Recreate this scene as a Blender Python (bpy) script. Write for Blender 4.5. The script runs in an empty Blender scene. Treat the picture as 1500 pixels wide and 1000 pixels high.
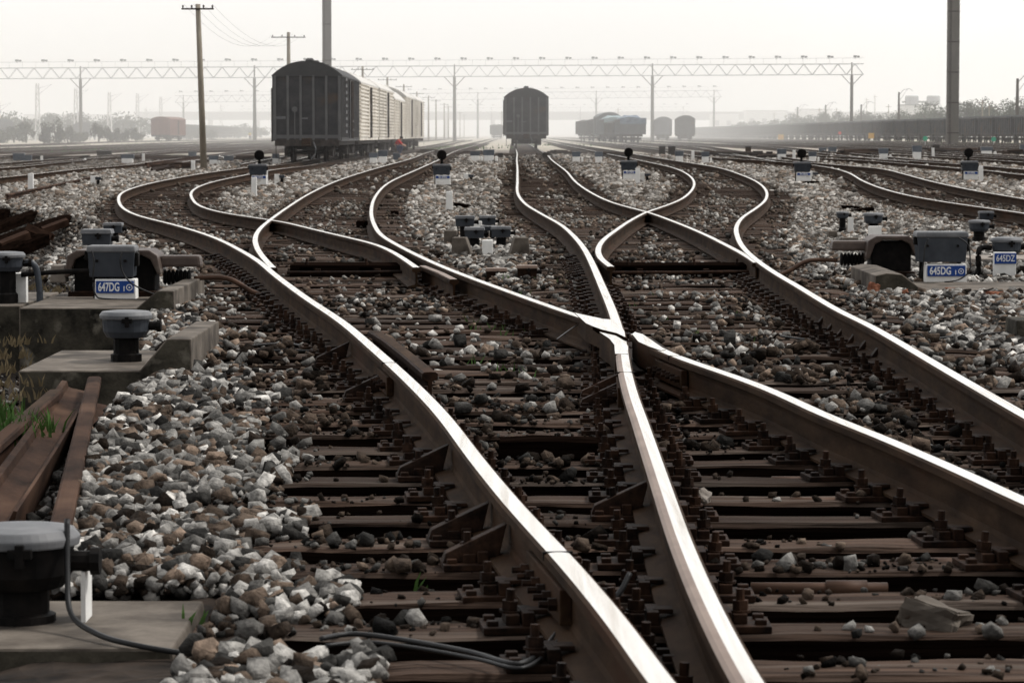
import bpy, bmesh, math, random
import numpy as np
from mathutils import Vector, Matrix, noise
random.seed(7); rng = np.random.default_rng(11)
scn = bpy.context.scene
COL = scn.collection
PI = math.pi

# ------------------------------------------------------------------ camera geometry
F, CZ, HY = 4500.0, 1.03, 197.0
PITCH = math.atan((500-HY)/F)
FW = Vector((0, math.cos(PITCH), -math.sin(PITCH)))
UPV = Vector((0, math.sin(PITCH), math.cos(PITCH)))
def sm(a, b, x):
    t = min(1.0, max(0.0, (x-a)/(b-a))); return t*t*(3-2*t)
def T(x, y):                      # height of the rail tops over the yard
    yy = max(y, 1.0)
    z = -0.14*math.exp(-((math.log(yy)-math.log(50))/0.45)**2)
    z -= 0.2*sm(-4.5, -8.5, x)*sm(85, 128, y)*(1-sm(300, 500, y))
    return z
def W(px, py, dz=0.0):            # a point of the yard seen at this place of the photograph
    d = FW + Vector((1,0,0))*((px-750)/F) + UPV*((500-py)/F)
    t = 40.0
    for _ in range(60):
        p = Vector((0,0,CZ)) + d*t
        tz = T(p.x, p.y)+dz
        nt = (tz-CZ)/d.z
        t = 0.5*t+0.5*nt
    return Vector((0,0,CZ)) + d*t
def AT(px, Y):                    # x for a picture column at distance Y
    return (px-750)/F*Y

# ------------------------------------------------------------------ materials
def mat(name, c1, c2=None, scale=8, rough=0.8, metal=0.0, bump=0.3, bscale=None, stretch=(1,1,1), detail=6,
        spots=None, lo=0.35, hi=0.65, obj_rand=0.0, bdist=0.01, coord='Object', spec=0.18, attr=None, spotscale=3.0, spotlo=.55, spothi=.68):
    m = bpy.data.materials.new(name); m.use_nodes = True
    nt = m.node_tree; N = nt.nodes; L = nt.links
    b = N['Principled BSDF']; b.inputs['Roughness'].default_value = rough; b.inputs['Metallic'].default_value = metal
    b.inputs['Specular IOR Level'].default_value = spec
    tc = N.new('ShaderNodeTexCoord'); mp = N.new('ShaderNodeMapping'); mp.inputs['Scale'].default_value = stretch
    L.new(tc.outputs[coord], mp.inputs['Vector'])
    nz = N.new('ShaderNodeTexNoise'); nz.inputs['Scale'].default_value = scale; nz.inputs['Detail'].default_value = detail
    nz.inputs['Roughness'].default_value = 0.65
    oi = N.new('ShaderNodeObjectInfo')
    if obj_rand > 0:
        ad = N.new('ShaderNodeVectorMath'); ad.operation = 'ADD'
        ml = N.new('ShaderNodeVectorMath'); ml.operation = 'SCALE'; ml.inputs['Scale'].default_value = 37.0
        cb = N.new('ShaderNodeCombineXYZ')
        L.new(oi.outputs['Random'], cb.inputs[0]); L.new(oi.outputs['Random'], cb.inputs[1])
        L.new(cb.outputs[0], ml.inputs[0]); L.new(mp.outputs[0], ad.inputs[0]); L.new(ml.outputs[0], ad.inputs[1])
        src = ad.outputs[0]
    else: src = mp.outputs[0]
    L.new(src, nz.inputs['Vector'])
    cr = N.new('ShaderNodeValToRGB'); cr.color_ramp.elements[0].position = lo; cr.color_ramp.elements[1].position = hi
    cr.color_ramp.elements[0].color = (*c1, 1); cr.color_ramp.elements[1].color = (*(c2 or c1), 1)
    L.new(nz.outputs['Fac'], cr.inputs['Fac'])
    out = cr.outputs['Color']
    if spots:
        n2 = N.new('ShaderNodeTexNoise'); n2.inputs['Scale'].default_value = spotscale; n2.inputs['Detail'].default_value = 8
        L.new(src, n2.inputs['Vector'])
        r2 = N.new('ShaderNodeValToRGB'); r2.color_ramp.elements[0].position = spotlo; r2.color_ramp.elements[1].position = spothi
        L.new(n2.outputs['Fac'], r2.inputs['Fac'])
        mx = N.new('ShaderNodeMix'); mx.data_type = 'RGBA'
        L.new(r2.outputs['Color'], mx.inputs['Factor']); L.new(out, mx.inputs['A']); mx.inputs['B'].default_value = (*spots, 1)
        out = mx.outputs['Result']
    if obj_rand > 0:
        mr = N.new('ShaderNodeMapRange'); mr.inputs['To Min'].default_value = 1-obj_rand; mr.inputs['To Max'].default_value = 1+obj_rand
        L.new(oi.outputs['Random'], mr.inputs['Value'])
        vm = N.new('ShaderNodeVectorMath'); vm.operation = 'SCALE'
        L.new(out, vm.inputs[0]); L.new(mr.outputs[0], vm.inputs['Scale']); out = vm.outputs[0]
    if attr:
        at = N.new('ShaderNodeAttribute'); at.attribute_name = attr
        vm = N.new('ShaderNodeVectorMath'); vm.operation = 'MULTIPLY'
        L.new(out, vm.inputs[0]); L.new(at.outputs['Color'], vm.inputs[1]); out = vm.outputs[0]
    L.new(out, b.inputs['Base Color'])
    if bump > 0:
        n3 = N.new('ShaderNodeTexNoise'); n3.inputs['Scale'].default_value = bscale or scale*3; n3.inputs['Detail'].default_value = 5
        L.new(src, n3.inputs['Vector'])
        bp = N.new('ShaderNodeBump'); bp.inputs['Strength'].default_value = bump; bp.inputs['Distance'].default_value = bdist
        L.new(n3.outputs['Fac'], bp.inputs['Height']); L.new(bp.outputs[0], b.inputs['Normal'])
    return m
M = {}
M['rust'] = mat('rail_rust', (.012,.0062,.0036), (.060,.035,.020), 11, .8, 0, .5, 60, (1,.22,1), bdist=.003, spots=(.045,.021,.011), spotscale=4, lo=.3, hi=.72, spec=.06)
M['steel'] = mat('polished_rail_steel', (.76,.71,.64), (.90,.87,.82), 3, .27, 1.0, .06, 120, (10,.3,1), lo=.35, hi=.62, bdist=.0006, spots=(.58,.51,.42), spotscale=2.6, spotlo=.56, spothi=.74)
M['brownhead'] = mat('brown_rail_head', (.17,.115,.09), (.26,.19,.15), 6, .5, .35, .2, 80, (1,.5,1), bdist=.001)
M['hood'] = mat('hood_paint', (.05,.035,.03), (.10,.075,.062), 5, .5, .1, .2, 60, bdist=.001, spots=(.14,.12,.10), spotscale=4, spotlo=.6, spothi=.75)
M['oldrust'] = mat('scrap_rust', (.014,.0075,.005), (.065,.035,.023), 4, .85, 0, .6, 60, (1,.4,1), bdist=.002, spots=(.10,.058,.038), spotlo=.56, spothi=.75, spec=.06)
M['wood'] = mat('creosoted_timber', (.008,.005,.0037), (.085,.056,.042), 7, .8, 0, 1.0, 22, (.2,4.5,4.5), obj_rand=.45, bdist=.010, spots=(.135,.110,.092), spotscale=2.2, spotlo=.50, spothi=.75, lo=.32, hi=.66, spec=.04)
M['woodside'] = mat('dirty_shaded_timber', (.002,.0013,.001), (.010,.006,.0045), 7, .9, 0, .8, 22, (.2,4.5,4.5), obj_rand=.3, bdist=.008, spec=.0)  # near-black dirty timber; on sleeper sides it also paints in the gap shade
M['iron'] = mat('greasy_rusty_iron', (.006,.0034,.0025), (.034,.017,.010), 20, .7, 0, .6, 70, obj_rand=.4, bdist=.003, spec=.08)
M['grey'] = mat('grey_enamel', (.034,.039,.047), (.05,.056,.066), 9, .42, 0, .15, 50, obj_rand=.15, bdist=.001, spots=(.035,.03,.028), spotscale=6, spotlo=.6, spothi=.8)
M['midgrey'] = mat('lifted_grey_enamel', (.085,.097,.115), (.13,.145,.165), 3, .5, 0, 0, obj_rand=.2)  # grey lifted in the colour to make up for dim light on far fronts
M['greylid'] = mat('skylit_lid_enamel', (.10,.105,.112), (.17,.17,.175), 7, .5, 0, .2, 50, obj_rand=.1, bdist=.001)  # paler than the housing grey: sky light on lids put into the colour
M['black'] = mat('black_iron', (.005,.005,.005), (.014,.012,.011), 12, .6, 0, .2, 50, bdist=.001, spec=.05)
M['cable'] = mat('black_cable', (.012,.012,.013), (.02,.02,.02), 12, .45, 0, 0)
M['white'] = mat('whitewashed_concrete', (.74,.73,.70), (.86,.85,.82), 10, .8, 0, .4, 60, obj_rand=.1, bdist=.002, spots=(.38,.33,.25), spotscale=4, spotlo=.58, spothi=.8)
M['paint'] = mat('fresh_whitewash', (.78,.77,.74), (.88,.87,.85), 6, .8, 0, 0)
M['blue'] = mat('blue_sign_enamel', (.012,.05,.22), (.016,.06,.26), 10, .35, 0, 0)
M['signwhite'] = mat('white_sign_paint', (.72,.73,.74), None, 10, .5, 0, 0)
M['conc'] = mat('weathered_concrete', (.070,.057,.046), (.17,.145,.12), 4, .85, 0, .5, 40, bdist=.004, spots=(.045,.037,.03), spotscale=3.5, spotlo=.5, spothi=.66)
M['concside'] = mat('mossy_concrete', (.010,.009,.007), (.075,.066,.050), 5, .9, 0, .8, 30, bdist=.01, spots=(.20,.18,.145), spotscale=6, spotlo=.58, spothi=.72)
M['edge'] = mat('pale_concrete', (.17,.145,.12), (.30,.265,.235), 6, .85, 0, .4, 40, bdist=.003)
M['wagon'] = mat('dark_wagon_paint', (.042,.042,.046), (.075,.073,.074), 1.2, .6, 0, .1, 6, spots=(.095,.070,.052), spotscale=.9, spec=.05)
M['ribpaint'] = mat('rib_paint', (.10,.10,.102), (.14,.138,.136), 1.2, .6, 0, 0)
M['wagonroof'] = mat('dark_roof_paint', (.04,.04,.041), (.055,.054,.053), 1.2, .7, 0, 0, obj_rand=.1)
M['reefer'] = mat('beige_wagon_paint', (.66,.61,.53), (.80,.76,.69), .8, .6, 0, 0, obj_rand=.12, spots=(.30,.26,.21), spotscale=.7)
M['reeferroof'] = mat('pale_roof_paint', (.52,.50,.46), (.62,.60,.57), .8, .6, 0, 0)
M['redwagon'] = mat('red_brown_wagon_paint', (.13,.05,.035), (.18,.08,.06), .8, .75, 0, 0)
M['greywagon'] = mat('slate_wagon_paint', (.10,.105,.115), (.14,.145,.155), .8, .7, 0, 0)
M['under'] = mat('underframe_black', (.022,.018,.016), (.060,.047,.040), 5, .7, 0, 0)
M['coal'] = mat('coal_load', (.012,.012,.012), (.04,.04,.038), 5, .8, 0, 1, 8, bdist=.05)
M['tarp'] = mat('blue_tarpaulin', (.07,.10,.15), (.17,.22,.29), 1.5, .6, 0, .4, 3, bdist=.05)
M['paletarp'] = mat('pale_turquoise_tarpaulin', (.22,.30,.32), (.30,.38,.40), 1.5, .6, 0, .4, 3, bdist=.05)
M['pole'] = mat('pole_concrete', (.20,.175,.14), (.30,.265,.215), 3, .85, 0, .2, 20, (1,1,.3))
M['mast'] = mat('mast_concrete', (.075,.068,.060), (.11,.10,.088), 1, .85, 0, .2, 8, (1,1,.3))
M['galv'] = mat('painted_lattice_steel', (.30,.31,.32), (.38,.39,.40), 1, .6, .2, 0)
M['leaf'] = mat('dark_foliage', (.015,.022,.012), (.045,.058,.030), .8, .8, 0, 0, obj_rand=.3)
M['bush'] = mat('brown_green_bush', (.025,.026,.017), (.065,.066,.038), .9, .85, 0, 0, obj_rand=.3)
M['bark'] = mat('bark', (.05,.04,.03), (.09,.07,.055), 3, .9, 0, 0)
M['grass'] = mat('green_grass', (.03,.07,.015), (.08,.16,.035), 5, .6, 0, 0)
M['drygrass'] = mat('dry_grass', (.10,.075,.04), (.22,.17,.10), 5, .8, 0, 0)
M['brick'] = mat('broken_red_brick', (.16,.06,.035), (.26,.11,.065), 9, .85, 0, .6, 50, bdist=.003)
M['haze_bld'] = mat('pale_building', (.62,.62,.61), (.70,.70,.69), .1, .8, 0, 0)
M['darkwin'] = mat('dark_window', (.05,.055,.06), None, 1, .3, 0, 0)
M['green'] = mat('green_enamel', (.02,.32,.19), None, 1, .5, 0, 0)
M['yellow'] = mat('yellow_enamel', (.55,.32,.06), None, 1, .6, 0, 0)
M['redsign'] = mat('red_enamel', (.65,.08,.05), None, 1, .6, 0, 0)
M['skin'] = mat('skin', (.35,.2,.14), None, 1, .6, 0, 0)
M['redcloth'] = mat('red_cloth', (.42,.025,.03), None, 1, .8, 0, 0)
M['bluecloth'] = mat('navy_cloth', (.035,.045,.09), None, 1, .8, 0, 0)
M['orange'] = mat('orange_cloth', (.75,.18,.06), None, 1, .8, 0, 0)
M['yellowcloth'] = mat('yellow_cloth', (.6,.55,.12), None, 1, .8, 0, 0)
M['hair'] = mat('black_hair', (.01,.008,.007), None, 1, .6, 0, 0)
M['pink'] = mat('faded_pink_plastic', (.22,.04,.06), None, 1, .6, 0, 0)
M['pipe'] = mat('rusty_pipe', (.04,.022,.015), (.10,.055,.035), 12, .6, .2, .2, 50, (.3,1,1), bdist=.001)
# stones: vertex colour per stone times fine mottling
M['stone'] = mat('crushed_stone', (.28,.28,.28), (1.35,1.35,1.33), 28, .85, 0, 1.0, 60, bdist=.011, attr='tone', lo=.32, hi=.68, spec=.05)

def ground_mat():
    m = bpy.data.materials.new('yard_dirt'); m.use_nodes = True
    nt = m.node_tree; N = nt.nodes; L = nt.links; b = N['Principled BSDF']; b.inputs['Roughness'].default_value = .95
    b.inputs['Specular IOR Level'].default_value = .2
    ge = N.new('ShaderNodeNewGeometry')
    n1 = N.new('ShaderNodeTexNoise'); n1.inputs['Scale'].default_value = 9; n1.inputs['Detail'].default_value = 8
    n2 = N.new('ShaderNodeTexNoise'); n2.inputs['Scale'].default_value = .06; n2.inputs['Detail'].default_value = 5
    vo = N.new('ShaderNodeTexVoronoi'); vo.inputs['Scale'].default_value = 11
    for n in (n1, n2, vo): L.new(ge.outputs['Position'], n.inputs['Vector'])
    def ramp(src, stops):
        r = N.new('ShaderNodeValToRGB')
        while len(r.color_ramp.elements) < len(stops): r.color_ramp.elements.new(.5)
        for e, (p, c) in zip(r.color_ramp.elements, stops): e.position = p; e.color = (*c, 1)
        L.new(src, r.inputs['Fac']); return r.outputs['Color']
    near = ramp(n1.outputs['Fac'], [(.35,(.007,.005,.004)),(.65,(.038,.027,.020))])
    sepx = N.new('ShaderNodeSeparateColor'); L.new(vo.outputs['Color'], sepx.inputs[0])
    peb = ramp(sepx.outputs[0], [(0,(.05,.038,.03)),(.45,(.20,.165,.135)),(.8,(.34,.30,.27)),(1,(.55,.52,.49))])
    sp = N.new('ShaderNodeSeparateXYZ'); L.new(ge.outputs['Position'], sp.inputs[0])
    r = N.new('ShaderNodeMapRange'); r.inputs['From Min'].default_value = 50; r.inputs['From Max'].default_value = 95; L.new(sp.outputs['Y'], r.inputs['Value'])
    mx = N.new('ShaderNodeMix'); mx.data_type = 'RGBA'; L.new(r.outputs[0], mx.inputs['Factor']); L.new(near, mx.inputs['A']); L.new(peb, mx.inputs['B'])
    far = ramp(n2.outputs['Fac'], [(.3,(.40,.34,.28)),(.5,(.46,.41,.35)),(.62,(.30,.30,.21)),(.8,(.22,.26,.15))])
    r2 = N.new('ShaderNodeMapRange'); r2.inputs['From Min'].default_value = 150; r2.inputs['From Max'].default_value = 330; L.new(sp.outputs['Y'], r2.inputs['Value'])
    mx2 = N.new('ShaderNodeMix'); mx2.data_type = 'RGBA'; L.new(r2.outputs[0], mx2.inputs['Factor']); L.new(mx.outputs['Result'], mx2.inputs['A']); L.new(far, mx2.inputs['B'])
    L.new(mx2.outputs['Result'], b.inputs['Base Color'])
    bp = N.new('ShaderNodeBump'); bp.inputs['Strength'].default_value = .8; bp.inputs['Distance'].default_value = .03
    L.new(vo.outputs['Distance'], bp.inputs['Height']); L.new(bp.outputs[0], b.inputs['Normal'])
    return m

# ------------------------------------------------------------------ mesh collector
class MB:
    def __init__(s): s.v=[]; s.f=[]; s.m=[]
    def add(s, vs, fs, mi=0, tr=None):
        o = len(s.v)
        s.v += [tuple(tr @ Vector(p)) if tr is not None else tuple(p) for p in vs]
        for f in fs: s.f.append(tuple(i+o for i in f)); s.m.append(mi)
        return s
    def box(s, c, d, mi=0, tr=None, top=(1,1), topoff=(0,0)):      # d = full sizes, top = taper of the upper face
        x,y,z = d[0]/2, d[1]/2, d[2]/2
        vs = [(-x,-y,-z),(x,-y,-z),(x,y,-z),(-x,y,-z)]+[(a*x*top[0]+topoff[0],b*y*top[1]+topoff[1],z) for a,b in ((-1,-1),(1,-1),(1,1),(-1,1))]
        vs = [(p[0]+c[0],p[1]+c[1],p[2]+c[2]) for p in vs]
        return s.add(vs, [(3,2,1,0),(4,5,6,7),(0,1,5,4),(1,2,6,5),(2,3,7,6),(3,0,4,7)], mi, tr)
    def bar(s, p0, p1, w, h, mi=0):                              # box from point to point
        p0=Vector(p0); p1=Vector(p1); d=p1-p0; L=d.length; q=d.to_track_quat('Y','Z').to_matrix().to_4x4()
        return s.box((0,L/2,0),(w,L,h),mi,Matrix.Translation(p0)@q)
    def tube(s, pts, r, n=6, mi=0, r1=None):
        pts=[Vector(p) for p in pts]; k=len(pts); o=len(s.v)
        for i,p in enumerate(pts):
            d=(pts[min(i+1,k-1)]-pts[max(i-1,0)]).normalized()
            a=d.cross(Vector((0,0,1)));
            if a.length<.05: a=d.cross(Vector((0,1,0)))
            a.normalize(); b=a.cross(d); rr=r if r1 is None else r+(r1-r)*i/(k-1)
            for j in range(n):
                t=2*PI*j/n; s.v.append(tuple(p+a*math.cos(t)*rr+b*math.sin(t)*rr))
        for i in range(k-1):
            for j in range(n):
                s.f.append((o+i*n+j,o+i*n+(j+1)%n,o+(i+1)*n+(j+1)%n,o+(i+1)*n+j)); s.m.append(mi)
        s.f.append(tuple(o+j for j in range(n))[::-1]); s.m.append(mi)
        s.f.append(tuple(o+(k-1)*n+j for j in range(n))); s.m.append(mi)
        return s
    def lathe(s, prof, c=(0,0,0), n=16, mi=0, tr=None):            # prof of (r, z)
        vs=[]; fs=[]
        for r,z in prof:
            for j in range(n):
                t=2*PI*(j+.5)/n; vs.append((c[0]+r*math.cos(t),c[1]+r*math.sin(t),c[2]+z))
        k=len(prof)
        for i in range(k-1):
            for j in range(n): fs.append((i*n+j,i*n+(j+1)%n,(i+1)*n+(j+1)%n,(i+1)*n+j))
        fs.append(tuple(range(n))[::-1]); fs.append(tuple((k-1)*n+j for j in range(n)))
        return s.add(vs, fs, mi, tr)
    def prism(s, prof, y0, y1, mi=0, tr=None, side=None):          # prof in xz, pushed along y
        n=len(prof); vs=[(p[0],y0,p[1]) for p in prof]+[(p[0],y1,p[1]) for p in prof]
        o=len(s.f)
        s.add(vs,[tuple(range(n)),tuple(range(n,2*n))[::-1]],mi if side is None else side,tr)
        o2=len(s.v)-2*n
        for i in range(n):
            s.f.append((o2+i,o2+n+i,o2+n+(i+1)%n,o2+(i+1)%n)); s.m.append(mi)
        return s
    def build(s, name, mats, parent=None, bevel=0, smooth=False, segs=2):
        me=bpy.data.meshes.new(name); me.from_pydata(s.v,[],s.f)
        if not isinstance(mats,(list,tuple)): mats=[mats]
        for m in mats: me.materials.append(m)
        me.polygons.foreach_set('material_index', s.m)
        bm=bmesh.new(); bm.from_mesh(me)
        bmesh.ops.recalc_face_normals(bm, faces=bm.faces)
        if bevel>0:
            es=[e for e in bm.edges if len(e.link_faces)==2 and e.calc_face_angle(0)>.5]
            bmesh.ops.bevel(bm, geom=es, offset=bevel, segments=segs, affect='EDGES', clamp_overlap=True, profile=.6)
        if smooth:
            for f in bm.faces: f.smooth=True
        bm.to_mesh(me); bm.free()
        o=bpy.data.objects.new(name, me); COL.objects.link(o)
        if parent is not None: o.parent=parent
        return o

def tag(o, label, cat, group=None, kind=None):
    o['label']=label
    if cat: o['category']=cat
    if group: o['group']=group
    if kind: o['kind']=kind
    return o
def thing(name, label, cat, loc=(0,0,0), rz=0, group=None):
    o=bpy.data.objects.new(name, None); COL.objects.link(o); o.empty_display_size=.2
    o.location=loc; o.rotation_euler=(0,0,rz); return tag(o,label,cat,group)
def copytree(o, parent=None):
    c=o.copy(); COL.objects.link(c)
    if parent is not None: c.parent=parent
    for ch in [x for x in o.children]: copytree(ch, c)
    return c

# ------------------------------------------------------------------ rails
RP = {}
def curve(pts, far=None, near=None, sig=.03):
    """pts: picture points of a rail top from near to far, far/near: world (x, y) points; gives x as a smooth function of y"""
    P=[(W(a,b)) for a,b in pts]
    w=[(p.x,p.y) for p in P]+list(far or [])+list(near or [])
    w.sort(key=lambda q:q[1])
    ys=np.array([q[1] for q in w]); xs=np.array([q[0] for q in w])
    l=np.log(ys); s=np.arange(l[0], l[-1]+.001, .006)
    # Catmull-Rom (monotone enough) on log distance
    m=np.gradient(xs, l)
    idx=np.clip(np.searchsorted(l, s)-1, 0, len(l)-2)
    h=l[idx+1]-l[idx]; t=(s-l[idx])/h
    h00=2*t**3-3*t**2+1; h10=t**3-2*t**2+t; h01=-2*t**3+3*t**2; h11=t**3-t**2
    x=h00*xs[idx]+h10*h*m[idx]+h01*xs[idx+1]+h11*h*m[idx+1]
    k=max(1,int(3*sig/.006)); g=np.exp(-.5*(np.arange(-k,k+1)*.006/sig)**2); g/=g.sum()
    pad=np.concatenate([2*x[0]-x[k:0:-1], x, 2*x[-1]-x[-2:-k-2:-1]])
    x=np.convolve(pad, g, 'valid')
    return np.exp(s), x
def X(name, y):
    ys,xs=RP[name]
    return float(np.interp(y, ys, xs)) if ys[0]-.01<=y<=ys[-1]+.01 else None
RP['L1']=curve([(970,1000),(900,905),(830,822),(754,740),(700,675),(642,600),(590,548),(545,508),(500,470),(450,437),(417,413),(400,400),(383,385),(350,365),(320,350),(283,337),(240,325),(207,317),(185,308),(174,294),(180,281),(213,270),(267,259),(333,249),(390,243),(437,238)],
   far=[(-9.95,160),(-9.7,205),(-9.3,300),(-9.2,600)], near=[(.39,4.7)])
RP['L2']=curve([(610,391),(593,379),(573,367),(550,357),(500,345),(450,333),(407,323),(387,320),(350,315),(317,309),(294,302),(282,291),(280,281),(293,272),(320,264),(365,255),(420,246),(478,237.5)],
   far=[(-8.45,160),(-8.2,205),(-7.8,300),(-7.7,600)])
RP['R1']=curve([(400,391),(385,375),(376,361),(374,347),(381,334),(395,322),(420,304),(450,285),(490,266),(545,248),(603,232)],far=[(-5.0,190),(-5.0,300),(-5,1200)])
RP['A']=curve([(893,477),(850,463),(800,446),(750,428),(700,410),(653,392),(617,376),(587,361),(560,345),(548,328),(544,308),(549,289),(567,269),(607,250),(643,234)],far=[(-3.5,190),(-3.5,300),(-3.5,1200)])
RP['A2']=curve([(1500,733),(1410,691),(1350,665),(1290,639),(1230,616),(1200,604),(1155,582),(1110,563),(1065,547),(1020,532),(978,517),(957,507),(942,497),(930,488)],near=[(1.60,7.3),(1.90,4.7)])
RP['B']=curve([(1100,1000),(1046,900),(1002,800),(967,700),(940,620),(923,570),(914,530),(911,505),(905,480),(897,455),(888,433),(878,410),(868,387),(855,363),(840,345),(820,328),(793,313),(769,298),(759,285),(758,265),(758,248),(757,232)],
   near=[(.5,4.7)],far=[(.27,160),(.28,230),(.28,1200)],sig=.02)
RP['D']=curve([(1108,384),(1090,372),(1067,360),(1033,343),(987,324),(948,310),(899,297),(866,282),(843,266),(831,252),(808,234)],far=[(1.8,160),(1.8,230),(1.8,1200)])
RP['E']=curve([(895,390),(880,378),(876,365),(882,353),(902,337),(928,320),(948,310),(972,302),(995,293),(1012,280),(1017,268),(1007,255),(987,246),(943,236),(904,228)],far=[(5.1,190),(5.05,300),(5.0,1200)],sig=.022)
RP['C']=curve([(1500,607),(1373,534),(1317,501),(1267,473),(1233,457),(1200,438),(1167,418),(1133,398),(1110,382),(1090,364),(1080,346),(1079,331),(1089,317),(1107,305),(1121,293),(1123,281),(1110,267),(1083,255),(1050,245),(1000,237),(943,228)],
   near=[(1.90,7.6),(1.97,4.7)],far=[(6.6,190),(6.55,300),(6.5,1200)],sig=.022)
RP['G1']=curve([(1500,312),(1400,298),(1350,290),(1317,283),(1283,273),(1260,263),(1243,253),(1213,245),(1167,239),(1117,235),(1050,231)],near=[(7.15,38),(7.1,30)],far=[(9.9,200),(9.9,1200)])
RP['G2']=curve([(1500,291),(1433,280),(1383,270),(1350,262),(1317,253),(1283,246),(1233,242),(1187,238),(1130,233)],near=[(8.75,45),(8.65,38),(8.6,30)],far=[(11.4,200),(11.4,1200)])
# plain far tracks (pairs of rails by the x of the left rail)
PROF=[(-.0255,-.0004),(-.0345,-.007),(-.035,-.030),(-.010,-.042),(-.0078,-.06),(-.0078,-.12),(-.013,-.136),(-.070,-.150),(-.070,-.160),
      (.070,-.160),(.070,-.150),(.013,-.136),(.0078,-.12),(.0078,-.06),(.010,-.042),(.035,-.030),(.0345,-.007),(.0255,-.0004),(.010,.0008),(-.010,.0008)]
PM=[1,1,1,1,1,1,1,1,1,1,1,1,1,1,1,1,1,0,0,0]
def sweep(name, xs, ys, zs, label, cat='rail', mats=None, prof=PROF, pm=PM, brown=None, group=None, cap=True):
    n=len(prof); k=len(ys); P=np.array(prof); v=np.zeros((k,n,3))
    dx=np.gradient(xs, ys); L=np.sqrt(1+dx*dx); nx=1/L; ny=-dx/L
    v[:,:,0]=xs[:,None]+P[None,:,0]*nx[:,None]; v[:,:,1]=ys[:,None]+P[None,:,0]*ny[:,None]; v[:,:,2]=zs[:,None]+P[None,:,1]
    faces=[]; mi=[]
    for i in range(k-1):
        for j in range(n):
            a=i*n+j; b=i*n+(j+1)%n; faces.append((a,b,b+n,a+n))
            q=pm[j]
            if brown is not None and ys[i]<brown and j in (0,19): q=2
            if brown is not None and ys[i]<brown and j in (18,) : q=2 if False else 0
            mi.append(q)
    if cap: faces+= [tuple(range(n))[::-1], tuple((k-1)*n+j for j in range(n))]; mi+=[1,1]
    me=bpy.data.meshes.new(name); me.from_pydata(v.reshape(-1,3).tolist(),[],faces)
    for m in (mats or [M['steel'],M['rust'],M['brownhead']]): me.materials.append(m)
    me.polygons.foreach_set('material_index', mi)
    bm=bmesh.new(); bm.from_mesh(me); bmesh.ops.recalc_face_normals(bm, faces=bm.faces); bm.to_mesh(me); bm.free()
    o=bpy.data.objects.new(name, me); COL.objects.link(o)
    return tag(o,label,cat,group)
NUL={}
RL={'L1':'long curved rail with bolted joint, sweeping from the left hook bend down to bottom centre',
 'L2':'inner switch rail curving from the left boxcar track to a free tapered end',
 'R1':'rail crossing the left diamond crossing to the blade tip nearest the 647DG1 box',
 'A':'curved rail running from the second hook bend into the nose of the centre frog',
 'A2':'rail with flared end starting at the centre frog and running off the right edge',
 'B':'rail bending through the centre frog to the bottom edge, brown along its left half',
 'D':'right rail of the lone boxcar track, crossing over to the right stock rail',
 'E':'rail with a tight outward bend crossing the boxcar track rail, ending in a blade tip',
 'C':'outermost curved rail right of the centre, running off the right edge past the braces',
 'G1':'near rail of the side track with bolted fastenings on the right',
 'G2':'far rail of the side track curving off to the right edge'}
DZ={'L1':0,'L2':-.003,'R1':-.0045,'A':-.0015,'A2':0,'B':0,'D':-.003,'E':-.0015,'C':0,'G1':0,'G2':0}
PR2=None
for k,(ys,xs) in RP.items():
    step=slice(None) if k in('L1','A2','B','C') else slice(None,None,2)
    y=ys[step]; x=xs[step]
    z=np.array([T(a,b)+DZ[k] for a,b in zip(x,y)])
    prof=[tuple(p) for p in PROF]
    o=sweep('rail',x,y,z,RL[k],brown=(14.6 if k=='B' else None))
# ------------------------------------------------------------------ sleepers
ROWS=[]           # (y, [(x0,x1)...])
y=4.75
def intervals(y):
    L=[]
    def g(a,b):
        xa,xb=X(a,y),X(b,y)
        if xa is not None and xb is not None: return (xa-.5, xb+.5)
    if y<27.6:
        a=X('A',y) if X('A',y) is not None else X('A2',y)
        if a is None: a=X('B',y)+.05
        L=[[X('L1',y)-(.52 if y<9 else .62), a+.5],[X('B',y)-.5, X('C',y)+.6]]
    else:
        for a,b in (('L1','L2'),('R1','A'),('B','D'),('E','C')):
            q=g(a,b)
            if q: L.append(list(q))
    q=g('G1','G2')
    if q and y<130: L.append(list(q))
    L.sort(); out=[L[0]]
    for q in L[1:]:
        if q[0]<out[-1][1]+.12: out[-1][1]=max(out[-1][1],q[1])
        else: out.append(q)
    return out
while y<200:
    ROWS.append((y+random.uniform(-.02,.02), intervals(y)))
    y+= .545 if y<75 else .58
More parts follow.
